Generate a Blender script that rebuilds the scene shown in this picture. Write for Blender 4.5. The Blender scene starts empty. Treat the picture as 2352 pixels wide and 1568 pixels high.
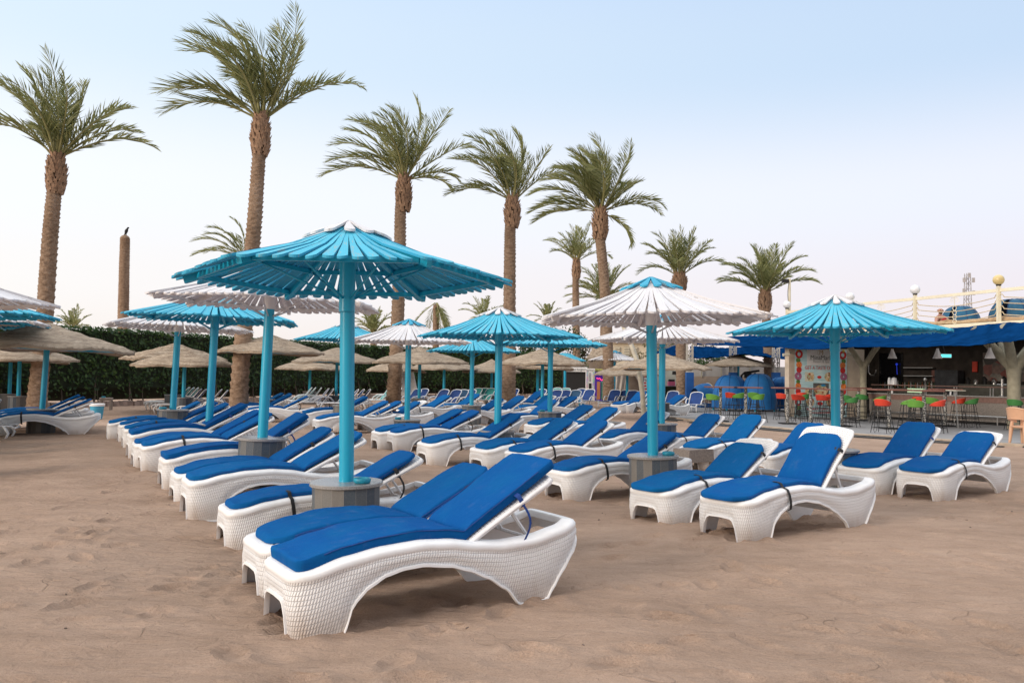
import bpy, math, random
from mathutils import Vector, Matrix, noise
S = bpy.context.scene
COL = S.collection
R = math.radians
sin, cos, pi = math.sin, math.cos, math.pi
rnd = random.Random(7)

# ------------------------------------------------------------------ camera (eye 1.6 m above the sand, looking along +Y)
F, HV, ROLL, EYE = 1920.0, 73.0, 0.015, 1.6
PITCH = math.atan(HV / F)
cd = bpy.data.cameras.new('camera'); cam = bpy.data.objects.new('camera', cd); COL.objects.link(cam)
cd.sensor_width = 36; cd.lens = F / 2352 * 36; cd.clip_end = 3000; cd.clip_start = .05
fw = Vector((0, cos(PITCH), sin(PITCH))); up = Vector((0, -sin(PITCH), cos(PITCH))); ri = Vector((1, 0, 0))
cr = ri * cos(ROLL) + up * sin(ROLL); cu = up * cos(ROLL) - ri * sin(ROLL)
M = Matrix((cr, cu, -fw)).transposed().to_4x4(); M.translation = (0, 0, EYE)
cam.matrix_world = M
S.camera = cam

def ray(x, y):
    dx, dy = x - 1176, y - 784
    u = dx * cos(ROLL) + dy * sin(ROLL); v = -dx * sin(ROLL) + dy * cos(ROLL)
    return ri * (u / F) + fw + up * (-v / F)
def gp(x, y, z=0.0):                       # survey point of the photograph -> point at height z
    d = ray(x, y); t = (z - EYE) / d.z
    return Vector((d.x * t, d.y * t, z))
def at(x, y, Y):                           # the same at a known distance
    d = ray(x, y); t = Y / d.y
    return Vector((d.x * t, Y, EYE + d.z * t))

# ------------------------------------------------------------------ object helpers
class MB:
    def __init__(s): s.v = []; s.f = []; s.m = []; s.uv = []; s.hasuv = False
    def add(s, vs, fs, m=0, uvs=None):
        b = len(s.v); s.v.extend([tuple(p) for p in vs])
        for k, f in enumerate(fs):
            s.f.append(tuple(i + b for i in f)); s.m.append(m)
            s.uv.append(uvs[k] if uvs else None)
        if uvs: s.hasuv = True
    def box(s, c, d, m=0, rot=None, taper=1.0):
        c = Vector(c); h = [x / 2 for x in d]; vs = []
        for z in (-1, 1):
            t = taper if z > 0 else 1
            for x, y in ((-1, -1), (1, -1), (1, 1), (-1, 1)):
                p = Vector((x * h[0] * t, y * h[1] * t, z * h[2]))
                if rot is not None: p = rot @ p
                vs.append(c + p)
        s.add(vs, [(3, 2, 1, 0), (4, 5, 6, 7), (0, 1, 5, 4), (1, 2, 6, 5), (2, 3, 7, 6), (3, 0, 4, 7)], m)
    def tube(s, pts, r, n=8, m=0, cap=True, closed=False):
        pts = [Vector(p) for p in pts]; k = len(pts)
        rs = r if isinstance(r, (list, tuple)) else [r] * k
        vs = []; prev = None
        for i, p in enumerate(pts):
            if closed: t = pts[(i + 1) % k] - pts[i - 1]
            else: t = pts[min(i + 1, k - 1)] - pts[max(i - 1, 0)]
            t.normalize()
            if prev is None:
                a = Vector((0, 0, 1)) if abs(t.z) < .9 else Vector((1, 0, 0))
                x = t.cross(a).normalized()
            else:
                x = (prev - t * prev.dot(t)).normalized()
            prev = x; y = t.cross(x)
            for j in range(n):
                a = 2 * pi * j / n
                vs.append(p + (x * cos(a) + y * sin(a)) * rs[i])
        fs = []
        for i in range(k if closed else k - 1):
            i2 = (i + 1) % k
            for j in range(n):
                j2 = (j + 1) % n
                fs.append((i * n + j, i * n + j2, i2 * n + j2, i2 * n + j))
        if cap and not closed:
            fs.append(tuple(range(n - 1, -1, -1))); fs.append(tuple((k - 1) * n + j for j in range(n)))
        s.add(vs, fs, m)
    def lathe(s, prof, n=24, c=(0, 0, 0), m=0, a0=0.0, a1=2 * pi, cap=False):
        c = Vector(c); full = abs(a1 - a0 - 2 * pi) < 1e-6; cols = n if full else n + 1
        vs = []
        for (r, z) in prof:
            for j in range(cols):
                a = a0 + (a1 - a0) * j / n
                vs.append(c + Vector((r * cos(a), r * sin(a), z)))
        fs = []
        for i in range(len(prof) - 1):
            for j in range(n):
                j2 = (j + 1) % cols
                fs.append((i * cols + j, i * cols + j2, (i + 1) * cols + j2, (i + 1) * cols + j))
        if cap:
            fs.append(tuple(range(cols - 1, -1, -1))); fs.append(tuple((len(prof) - 1) * cols + j for j in range(cols)))
        s.add(vs, fs, m)
    def grid(s, fn, nu, nv, m=0, uv=None, flip=False):
        vs = [fn(i / nu, j / nv) for i in range(nu + 1) for j in range(nv + 1)]
        fs = []; us = []
        for i in range(nu):
            for j in range(nv):
                q = [i * (nv + 1) + j, (i + 1) * (nv + 1) + j, (i + 1) * (nv + 1) + j + 1, i * (nv + 1) + j + 1]
                if flip: q.reverse()
                fs.append(tuple(q))
                if uv:
                    cc = [(i / nu, j / nv), ((i + 1) / nu, j / nv), ((i + 1) / nu, (j + 1) / nv), (i / nu, (j + 1) / nv)]
                    if flip: cc.reverse()
                    us.append([(a * uv[0], b * uv[1]) for a, b in cc])
        s.add(vs, fs, m, us if uv else None)
    def sphere(s, c, r, n=16, k=10, m=0, sc=(1, 1, 1)):
        prof = [(r * sin(pi * i / k), -r * cos(pi * i / k)) for i in range(k + 1)]
        prof[0] = (1e-4, -r); prof[-1] = (1e-4, r)
        b = len(s.v); s.lathe(prof, n, (0, 0, 0), m)
        c = Vector(c)
        for i in range(b, len(s.v)):
            p = s.v[i]; s.v[i] = (p[0] * sc[0] + c.x, p[1] * sc[1] + c.y, p[2] * sc[2] + c.z)
    def mesh(s, name, mats, smooth=True, sharp=None):
        me = bpy.data.meshes.new(name); me.from_pydata(s.v, [], s.f)
        for mt in (mats if isinstance(mats, (list, tuple)) else [mats]): me.materials.append(mt)
        me.polygons.foreach_set('material_index', s.m)
        me.polygons.foreach_set('use_smooth', [smooth] * len(s.f))
        if s.hasuv:
            l = me.uv_layers.new(name='UVMap'); out = []
            for f, u in zip(s.f, s.uv):
                if u: 
                    for a in u: out.extend(a)
                else: out.extend([0.0, 0.0] * len(f))
            l.data.foreach_set('uv', out)
        me.update()
        if smooth and sharp: me.set_sharp_from_angle(angle=R(sharp))
        return me
def obj(name, mb, mats, parent=None, smooth=True, sharp=40):
    me = mb.mesh(name, mats, smooth, sharp) if isinstance(mb, MB) else mb
    o = bpy.data.objects.new(name, me); COL.objects.link(o)
    if parent: o.parent = parent
    return o
def tag(o, label, cat, group=None):
    o['label'] = label; o['category'] = cat
    if group: o['group'] = group
    return o
def thing(name, label, cat, loc=(0, 0, 0), rz=0.0, group=None):
    o = bpy.data.objects.new(name, None); COL.objects.link(o); o.empty_display_size = .2
    o.location = loc; o.rotation_euler = (0, 0, rz)
    return tag(o, label, cat, group)
def struct(name, mb, mats, smooth=True):
    o = obj(name, mb, mats, None, smooth); o['kind'] = 'structure'; return o
def dup(root, loc, rz, label, group=None):
    r = root.copy(); COL.objects.link(r); r.location = loc; r.rotation_euler = (0, 0, rz); r['label'] = label
    if group: r['group'] = group
    for ch in root.children:
        c = ch.copy(); COL.objects.link(c); c.parent = r
        for g in ch.children:
            d = g.copy(); COL.objects.link(d); d.parent = c
    return r
def text_mb(body, size, loc, rot, ext=.004, sx=1.0, align='CENTER'):
    cu_ = bpy.data.curves.new('txt', 'FONT'); cu_.body = body; cu_.size = size; cu_.extrude = ext; cu_.align_x = align; cu_.align_y = 'CENTER'
    o = bpy.data.objects.new('txt', cu_); COL.objects.link(o)
    dg = bpy.context.evaluated_depsgraph_get(); me = bpy.data.meshes.new_from_object(o.evaluated_get(dg))
    mb = MB(); mt = Matrix.Translation(Vector(loc)) @ rot.to_4x4() @ Matrix.Diagonal((sx, 1, 1, 1))
    mb.add([mt @ v.co for v in me.vertices], [tuple(p.vertices) for p in me.polygons])
    bpy.data.objects.remove(o); bpy.data.meshes.remove(me); bpy.data.curves.remove(cu_)
    return mb

# ------------------------------------------------------------------ materials
class NT:
    def __init__(s, name):
        s.mat = bpy.data.materials.new(name); s.mat.use_nodes = True
        s.t = s.mat.node_tree; s.n = s.t.nodes; s.b = s.n['Principled BSDF']
    def node(s, typ, **kw):
        n = s.n.new(typ)
        for k, v in kw.items(): setattr(n, k, v)
        return n
    def link(s, a, b): s.t.links.new(a, b)
    def math(s, op, a, b=None, c=None):
        n = s.n.new('ShaderNodeMath'); n.operation = op
        for i, v in enumerate((a, b, c)):
            if v is None: continue
            if isinstance(v, (int, float)): n.inputs[i].default_value = v
            else: s.link(v, n.inputs[i])
        return n.outputs[0]
    def noise(s, vec, scale, detail=3, rough=.5, out='Fac'):
        n = s.n.new('ShaderNodeTexNoise'); n.inputs['Scale'].default_value = scale; n.inputs['Detail'].default_value = detail
        n.inputs['Roughness'].default_value = rough
        if vec is not None: s.link(vec, n.inputs['Vector'])
        return n.outputs[out]
    def coord(s, which='Object'):
        return s.n.new('ShaderNodeTexCoord').outputs[which]
    def pos(s): return s.n.new('ShaderNodeNewGeometry').outputs['Position']
    def scale(s, vec, xyz):
        n = s.n.new('ShaderNodeVectorMath'); n.operation = 'MULTIPLY'; s.link(vec, n.inputs[0]); n.inputs[1].default_value = xyz
        return n.outputs[0]
    def ramp(s, fac, stops):
        n = s.n.new('ShaderNodeValToRGB'); e = n.color_ramp.elements
        while len(e) > 1: e.remove(e[0])
        e[0].position = stops[0][0]; e[0].color = (*stops[0][1], 1)
        for p, c in stops[1:]:
            x = e.new(p); x.color = (*c, 1)
        s.link(fac, n.inputs[0]); return n.outputs[0]
    def mix(s, fac, a, b):
        n = s.n.new('ShaderNodeMix'); n.data_type = 'RGBA'
        for i, v in ((0, fac), (6, a), (7, b)):
            if isinstance(v, (int, float)): n.inputs[i].default_value = v
            elif isinstance(v, tuple): n.inputs[i].default_value = (*v, 1)
            else: s.link(v, n.inputs[i])
        return n.outputs[2]
    def col(s, c):
        if isinstance(c, tuple): s.b.inputs['Base Color'].default_value = (*c, 1)
        else: s.link(c, s.b.inputs['Base Color'])
    def bump(s, h, strength=.3, dist=.01):
        n = s.n.new('ShaderNodeBump'); n.inputs['Strength'].default_value = strength; n.inputs['Distance'].default_value = dist
        s.link(h, n.inputs['Height']); s.link(n.outputs[0], s.b.inputs['Normal'])
    def rough(s, v, spec=None):
        if isinstance(v, (int, float)): s.b.inputs['Roughness'].default_value = v
        else: s.link(v, s.b.inputs['Roughness'])
        if spec is not None: s.b.inputs['Specular IOR Level'].default_value = spec
def simple(name, c, rough=.5, var=.12, scale=6.0, bump=.0, metal=0.0, spec=None, coord='Object', bscale=None):
    n = NT(name); v = n.coord(coord)
    f = n.noise(v, scale, 4)
    lo = tuple(max(0, x * (1 - var)) for x in c); hi = tuple(min(1, x * (1 + var)) for x in c)
    n.col(n.ramp(f, [(.3, lo), (.7, hi)])); n.rough(rough, spec); n.b.inputs['Metallic'].default_value = metal
    if bump: n.bump(n.noise(v, bscale or scale * 4, 4), bump, .01)
    return n.mat
MT = {}
def m_wicker():
    n = NT('wicker'); uv = n.node('ShaderNodeUVMap').outputs[0]
    sp = n.node('ShaderNodeSeparateXYZ'); n.link(uv, sp.inputs[0]); u, v = sp.outputs[0], sp.outputs[1]
    fv = n.math('FRACT', n.math('DIVIDE', v, .029))
    row = n.math('FLOOR', n.math('DIVIDE', v, .029))
    jit = n.noise(uv, 30.0, 2)
    uu = n.math('ADD', n.math('ADD', n.math('DIVIDE', u, .0185), n.math('MULTIPLY', row, .37)), n.math('ADD', n.math('MULTIPLY', fv, .55), n.math('MULTIPLY', jit, .35)))
    strand = n.math('ABSOLUTE', n.math('SINE', n.math('MULTIPLY', uu, pi)))
    rowb = n.math('MINIMUM', n.math('MULTIPLY', n.math('SINE', n.math('MULTIPLY', fv, pi)), 3.2), 1.0)
    h = n.math('MULTIPLY', n.math('POWER', strand, .45), n.math('MULTIPLY_ADD', rowb, .75, .25))
    g = n.noise(n.coord('Object'), 3.0, 4)
    dirt = n.noise(n.scale(n.coord('Object'), (9, 9, 3)), 1.0, 5, .65)
    base = n.ramp(h, [(.10, (.55, .55, .545)), (.40, (.80, .80, .80)), (1, (.87, .872, .875))])
    low = n.node('ShaderNodeSeparateXYZ'); n.link(n.coord('Object'), low.inputs[0])
    lowf = n.math('MULTIPLY', n.math('SUBTRACT', 1.0, n.math('MINIMUM', n.math('DIVIDE', low.outputs[2], .16), 1.0)), n.math('MULTIPLY', dirt, 1.1))
    c = n.mix(n.math('MINIMUM', lowf, .75), base, (.42, .31, .23))
    c = n.mix(n.math('MULTIPLY', n.math('MAXIMUM', n.math('SUBTRACT', dirt, .60), 0.0), 1.6), c, (.50, .40, .30))
    n.col(c); n.rough(.42); n.bump(h, .8, .008); return n.mat
MT['wicker'] = m_wicker()
def m_perf():
    n = NT('perforated_plastic'); uv = n.node('ShaderNodeUVMap').outputs[0]
    sp = n.node('ShaderNodeSeparateXYZ'); n.link(uv, sp.inputs[0]); u, v = sp.outputs[0], sp.outputs[1]
    row = n.math('FLOOR', n.math('DIVIDE', u, .021)); ph = n.math('MULTIPLY', n.math('MODULO', row, 2.0), .5)
    a = n.math('ABSOLUTE', n.math('SINE', n.math('MULTIPLY', n.math('DIVIDE', u, .021), pi)))
    b = n.math('ABSOLUTE', n.math('SINE', n.math('MULTIPLY', n.math('ADD', n.math('DIVIDE', v, .030), ph), pi)))
    hole = n.math('GREATER_THAN', n.math('MULTIPLY', a, b), .78)
    n.col(n.mix(hole, (.82, .81, .785), (.25, .24, .23))); n.rough(.4)
    n.bump(n.math('MULTIPLY', a, b), -.5, .006); return n.mat
MT['perf'] = m_perf()
def m_white():
    n = NT('white_plastic'); o = n.coord('Object')
    f = n.noise(n.scale(o, (4, 4, 8)), 1.5, 5, .6)
    n.col(n.ramp(f, [(.3, (.78, .775, .76)), (.5, (.85, .853, .855)), (.8, (.87, .873, .877))])); n.rough(n.ramp(n.noise(o, 20, 3), [(.3, (.3,) * 3), (.7, (.5,) * 3)])); n.bump(n.noise(o, 60, 3), .05, .004); return n.mat
MT['white'] = m_white()
def m_fabric(name, c1, c2, teal):
    n = NT(name); o = n.coord('Object')
    oi = n.node('ShaderNodeObjectInfo').outputs['Random']
    f = n.noise(o, 2.2, 5, .6); f2 = n.noise(o, 14, 4, .6)
    c = n.mix(f, c1, c2)
    c = n.mix(n.math('MULTIPLY', oi, .45), c, teal)
    c = n.mix(n.math('MULTIPLY', n.math('MAXIMUM', n.math('SUBTRACT', f2, .52), 0.0), .8), c, tuple(min(1, x * 1.25 + .015) for x in c2))
    sp = n.node('ShaderNodeSeparateXYZ'); n.link(o, sp.inputs[0])
    fade = n.math('MULTIPLY', n.math('MAXIMUM', n.math('SUBTRACT', n.noise(n.scale(o, (3, 3, 1)), 1.3, 4), .45), 0.0), 1.3)
    c = n.mix(fade, c, teal)
    dust = n.noise(n.scale(o, (6, 6, 6)), 1.2, 6, .7); c = n.mix(n.math('MULTIPLY', n.math('MAXIMUM', n.math('SUBTRACT', dust, .56), 0.0), 1.1), c, (.12, .17, .33))
    n.col(c); n.rough(.9, .06)
    w = n.noise(n.scale(o, (4, 11, 5)), 1.6, 5, .65)
    wv = n.noise(o, 260, 2)
    n.bump(n.math('ADD', n.math('MULTIPLY', w, 1.0), n.math('MULTIPLY', wv, .06)), .85, .016); return n.mat
MT['blue'] = m_fabric('blue_cushion_fabric', (.004, .074, .28), (.006, .095, .31), (.005, .13, .31))
MT['strap'] = simple('black_webbing', (.012, .012, .014), .7, .2, 30)
MT['bluestrap'] = simple('blue_webbing', (.008, .05, .24), .8, .2, 30)
def m_paint(name, c, c2, chip, chipc, rough=.5):
    n = NT(name); uv = n.node('ShaderNodeUVMap').outputs[0]
    ge = n.node('ShaderNodeNewGeometry'); isl = ge.outputs['Random Per Island']
    off = n.node('ShaderNodeVectorMath', operation='ADD'); n.link(n.scale(uv, (1, 1, 0)), off.inputs[0])
    cmb = n.node('ShaderNodeCombineXYZ'); n.link(n.math('MULTIPLY', isl, 37.0), cmb.inputs[0]); n.link(n.math('MULTIPLY', isl, 91.0), cmb.inputs[1]); n.link(cmb.outputs[0], off.inputs[1])
    gr = n.noise(n.scale(off.outputs[0], (70, 4, 1)), 1.0, 5, .65)
    big = n.noise(n.scale(off.outputs[0], (9, 2.2, 1)), 1.0, 4, .6)
    col = n.mix(n.math('ADD', n.math('MULTIPLY', big, .7), n.math('MULTIPLY', isl, .3)), c, c2)
    ch = n.math('GREATER_THAN', n.math('ADD', n.math('MULTIPLY', gr, .6), n.math('MULTIPLY', big, .4)), chip)
    n.col(n.mix(n.math('MULTIPLY', ch, .75), col, chipc)); n.rough(rough)
    n.bump(gr, .35, .006); return n.mat
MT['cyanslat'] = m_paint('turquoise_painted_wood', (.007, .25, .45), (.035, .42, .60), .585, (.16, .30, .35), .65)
MT['cyanfadedlit'] = m_paint('faded_lit_turquoise_wood', (.036, .40, .585), (.085, .50, .66), .56, (.22, .40, .45), .75)  # sun fading, plus light painted into the upper faces over darker undersides
MT['whiteslat'] = m_paint('white_painted_wood', (.60, .59, .61), (.74, .73, .74), .57, (.42, .39, .37), .65)
def m_pole():
    n = NT('turquoise_painted_metal'); o = n.pos()
    f = n.noise(n.scale(o, (8, 8, 1.2)), 1.5, 4); ch = n.math('GREATER_THAN', n.noise(o, 26, 4, .7), .77)
    n.col(n.mix(ch, n.mix(f, (.012, .365, .57), (.016, .42, .62)), (.18, .25, .27))); n.rough(.3); n.bump(n.noise(n.scale(o, (30, 30, 6)), 1, 3), .06, .006); return n.mat
MT['pole'] = m_pole()
MT['whitemetal'] = simple('white_painted_metal', (.74, .73, .73), .4, .06, 8, .05)
def m_tile():
    n = NT('grey_slate_tiles'); o = n.coord('Object')
    sp = n.node('ShaderNodeSeparateXYZ'); n.link(o, sp.inputs[0])
    a = n.math('MULTIPLY', n.math('ADD', n.math('ARCTAN2', sp.outputs[1], sp.outputs[0]), pi), 18 / (2 * pi))
    wn = n.node('ShaderNodeTexWhiteNoise'); wn.noise_dimensions = '2D'
    oi = n.node('ShaderNodeObjectInfo')
    cmb = n.node('ShaderNodeCombineXYZ'); n.link(n.math('FLOOR', a), cmb.inputs[0]); n.link(n.math('MULTIPLY', oi.outputs['Random'], 50.0), cmb.inputs[1]); n.link(cmb.outputs[0], wn.inputs['Vector'])
    t = n.ramp(wn.outputs['Value'], [(0, (.025, .05, .08)), (.3, (.06, .085, .11)), (.65, (.12, .13, .135)), (1, (.25, .225, .19))])
    nz = n.noise(n.scale(o, (14, 14, 6)), 1.5, 6, .7)
    c = n.mix(n.math('MULTIPLY', nz, .45), t, (.09, .095, .10))
    sp2 = n.noise(o, 160, 2); c = n.mix(n.math('MULTIPLY', n.math('GREATER_THAN', sp2, .62), .35), c, (.34, .33, .31))
    fr = n.math('FRACT', a); g = n.math('LESS_THAN', n.math('MINIMUM', fr, n.math('SUBTRACT', 1.0, fr)), .014)
    n.col(n.mix(g, c, (.24, .22, .20))); n.rough(n.ramp(nz, [(.3, (.3,) * 3), (.7, (.55,) * 3)])); n.bump(n.math('ADD', nz, n.math('MULTIPLY', g, -1.0)), .2, .01); return n.mat
MT['tile'] = m_tile()
def m_granite():
    n = NT('speckled_granite'); o = n.coord('Object')
    a = n.noise(o, 130, 3, .7)
    n.col(n.ramp(a, [(.3, (.12, .12, .125)), (.45, (.26, .255, .25)), (.6, (.37, .355, .34)), (.7, (.5, .48, .46))])); n.rough(.22); return n.mat
MT['granite'] = m_granite()
def m_sand():
    n = NT('beach_sand'); o = n.pos()
    big = n.noise(o, .35, 4, .6); mid = n.noise(n.scale(o, (1.6, 3.2, 1)), 1.4, 5, .62); fine = n.noise(o, 160, 2, .6); gran = n.noise(o, 700, 1)
    damp = n.noise(n.scale(o, (.22, .75, 1)), 1.0, 6, .62); grain = n.noise(o, 95, 4, .8)
    c = n.ramp(n.math('ADD', n.math('MULTIPLY', big, .35), n.math('ADD', n.math('MULTIPLY', mid, .30), n.math('MULTIPLY', damp, .35))), [(.30, (.29, .202, .148)), (.45, (.43, .298, .218)), (.55, (.52, .365, .272)), (.68, (.61, .44, .335))])
    c = n.mix(n.math('MULTIPLY', n.math('ABSOLUTE', n.math('SUBTRACT', grain, .5)), 1.5), c, n.mix(n.math('GREATER_THAN', grain, .5), (.17, .115, .085), (.62, .48, .37)))
    c = n.mix(n.math('MULTIPLY', n.math('GREATER_THAN', gran, .74), .4), c, (.14, .10, .08))
    n.col(c); n.rough(.95, .15)
    wob = n.node('ShaderNodeVectorMath', operation='ADD'); n.link(o, wob.inputs[0]); sc = n.node('ShaderNodeVectorMath', operation='SCALE'); sc.inputs['Scale'].default_value = .5; n.link(n.noise(o, .8, 3, .5, 'Color'), sc.inputs[0]); n.link(sc.outputs[0], wob.inputs[1])
    rip = n.noise(n.scale(wob.outputs[0], (2.0, 7.5, 1)), 1.7, 7, .66); lump = n.noise(o, 22, 5, .65); scuff = n.noise(n.scale(wob.outputs[0], (5, 8, 1)), 1.0, 4, .5)
    sc2 = n.math('POWER', n.math('MAXIMUM', n.math('SUBTRACT', scuff, .5), 0.0), .7)
    cn = n.noise(n.scale(wob.outputs[0], (1.5, 2.2, 1)), 1.6, 2, .4)
    line = n.math('MAXIMUM', n.math('SUBTRACT', 1.0, n.math('DIVIDE', n.math('ABSOLUTE', n.math('SUBTRACT', cn, .5)), .012)), 0.0)
    lm = n.math('MAXIMUM', n.math('MULTIPLY', n.math('SUBTRACT', n.noise(o, 1.3, 3), .50), 5.0), 0.0)
    rip = n.math('SUBTRACT', rip, n.math('MULTIPLY', n.math('MULTIPLY', line, n.math('MINIMUM', lm, 1.0)), .32))
    n.bump(n.math('ADD', n.math('ADD', n.math('ADD', n.math('MULTIPLY', rip, 1.0), n.math('MULTIPLY', lump, .35)), n.math('MULTIPLY', fine, .16)), n.math('MULTIPLY', sc2, .7)), 1.0, .075); return n.mat
MT['sand'] = m_sand()
def m_thatch():
    n = NT('woven_reed_thatch'); uv = n.node('ShaderNodeUVMap').outputs[0]; o = n.coord('Object')
    st = n.noise(n.scale(uv, (30, 55, 1)), 1.0, 6, .8)
    rg = n.noise(n.scale(uv, (4, 14, 1)), 1.2, 4, .6)
    c = n.ramp(n.math('ADD', n.math('MULTIPLY', st, .6), n.math('MULTIPLY', rg, .4)), [(.36, (.08, .056, .038)), (.45, (.255, .19, .135)), (.53, (.42, .33, .24)), (.64, (.60, .50, .385))])
    oi = n.node('ShaderNodeObjectInfo').outputs['Random']
    c = n.mix(n.math('MULTIPLY', oi, .35), c, (.36, .32, .27))
    n.col(c); n.rough(.95, .1); n.bump(st, .9, .03); return n.mat
MT['thatch'] = m_thatch()
def m_trunk():
    n = NT('palm_trunk_bark'); o = n.coord('Object')
    f = n.noise(n.scale(o, (5, 5, 9)), 1.5, 5, .65); b = n.noise(o, 1.2, 3)
    n.col(n.ramp(n.math('ADD', n.math('MULTIPLY', f, .7), n.math('MULTIPLY', b, .3)), [(.3, (.12, .078, .05)), (.5, (.28, .195, .135)), (.68, (.40, .30, .225))])); n.rough(.95, .1)
    n.bump(n.noise(n.scale(o, (22, 22, 9)), 1.3, 4, .65), .7, .03); return n.mat
MT['trunk'] = m_trunk()
def m_leaf(name, a, b, c):
    n = NT(name); o = n.pos(); ge = n.node('ShaderNodeNewGeometry').outputs['Random Per Island']
    f = n.noise(o, 1.1, 3)
    k = n.ramp(n.math('ADD', n.math('MULTIPLY', f, .55), n.math('MULTIPLY', ge, .45)), [(.25, a), (.5, b), (.8, c)])
    n.col(k); n.rough(.5, .4)
    tr = n.node('ShaderNodeBsdfTranslucent'); n.link(k, tr.inputs[0])
    mx = n.node('ShaderNodeMixShader'); mx.inputs[0].default_value = .42
    n.link(n.b.outputs[0], mx.inputs[1]); n.link(tr.outputs[0], mx.inputs[2])
    n.link(mx.outputs[0], n.n['Material Output'].inputs[0]); return n.mat
MT['frond'] = m_leaf('palm_frond_leaf', (.11, .13, .048), (.28, .30, .115), (.46, .45, .23))
MT['rachis'] = simple('palm_rachis', (.26, .25, .10), .6, .25, 3)
MT['stub'] = simple('palm_leaf_base', (.30, .19, .12), .9, .4, 8, .3)
MT['hedge'] = m_leaf('hedge_leaf', (.018, .042, .012), (.036, .08, .018), (.085, .15, .03))
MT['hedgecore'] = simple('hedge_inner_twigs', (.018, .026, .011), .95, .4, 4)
MT['twig'] = simple('shrub_stem_bark', (.10, .075, .055), .9, .3, 12, .3)
MT['rachis2'] = simple('dry_palm_leaf', (.34, .26, .16), .9, .3, 6)
MT['teal'] = simple('teal_sling_mesh', (.06, .36, .34), .8, .15, 5)
MT['navy'] = simple('navy_sling_mesh', (.012, .05, .20), .8, .2, 5)
MT['slate'] = simple('bluegrey_sling_mesh', (.03, .10, .19), .8, .2, 5)
MT['bin'] = simple('pale_blue_plastic', (.06, .36, .55), .45, .12, 6)
MT['ash'] = simple('turquoise_glazed_clay', (.012, .25, .36), .45, .25, 25, .3)
MT['taupe'] = simple('taupe_plastic', (.36, .30, .26), .6, .15, 8)
MT['darktaupe'] = simple('brown_grey_rattan', (.22, .19, .17), .6, .25, 40, .5)
MT['stone'] = simple('edging_stone', (.27, .20, .165), .95, .4, 4, .4)
# ------------------------------------------------------------------ wicker lounger (foot end at x = 0, head end at x = 2.12)
def lerp_tab(t, x):
    if x <= t[0][0]: return t[0][1]
    for (a, b), (c, d) in zip(t, t[1:]):
        if x <= c:
            k = (x - a) / (c - a); k = k * k * (3 - 2 * k) * .5 + k * .5
            return b + (d - b) * k
    return t[-1][1]
RIM = [(0, .30), (.15, .315), (.39, .37), (.62, .40), (.87, .41), (1.07, .395), (1.27, .36), (1.48, .335), (1.71, .34), (1.94, .375), (2.12, .415)]
ARCH = [(.0, -.06), (.36, -.06), (.385, .06), (.42, .14), (.52, .22), (.63, .272), (.75, .295), (.87, .298), (1.07, .268), (1.21, .222), (1.34, .16), (1.49, .065), (1.60, -.06), (1.82, -.06), (1.86, 0), (1.95, .11), (2.05, .22), (2.145, .33)]
FOOTC = [(0, .17), (.13, .165), (.17, .14), (.195, .06), (.215, -.06), (.4, -.06)]
HW = .345
def outline(n=170):
    raw = []; N = 1600; p = 7.5
    for i in range(N):
        a = 2 * pi * i / N; c, s_ = cos(a), sin(a)
        x = 1.10 + 1.045 * math.copysign(abs(c) ** (2 / p), c); y = HW * math.copysign(abs(s_) ** (2 / p), s_)
        if c > 0: y *= 1.0
        raw.append((x, y))
    L = [0]
    for i in range(N):
        a, b = raw[i], raw[(i + 1) % N]; L.append(L[-1] + math.hypot(b[0] - a[0], b[1] - a[1]))
    out = []; j = 0
    for k in range(n):
        d = L[-1] * k / n
        while L[j + 1] < d: j += 1
        t = (d - L[j]) / max(1e-9, L[j + 1] - L[j]); a, b = raw[j], raw[(j + 1) % N]
        out.append((a[0] + (b[0] - a[0]) * t, a[1] + (b[1] - a[1]) * t, d))
    return out, L[-1]
def deckz(x): return lerp_tab(RIM, x) + .022
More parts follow.
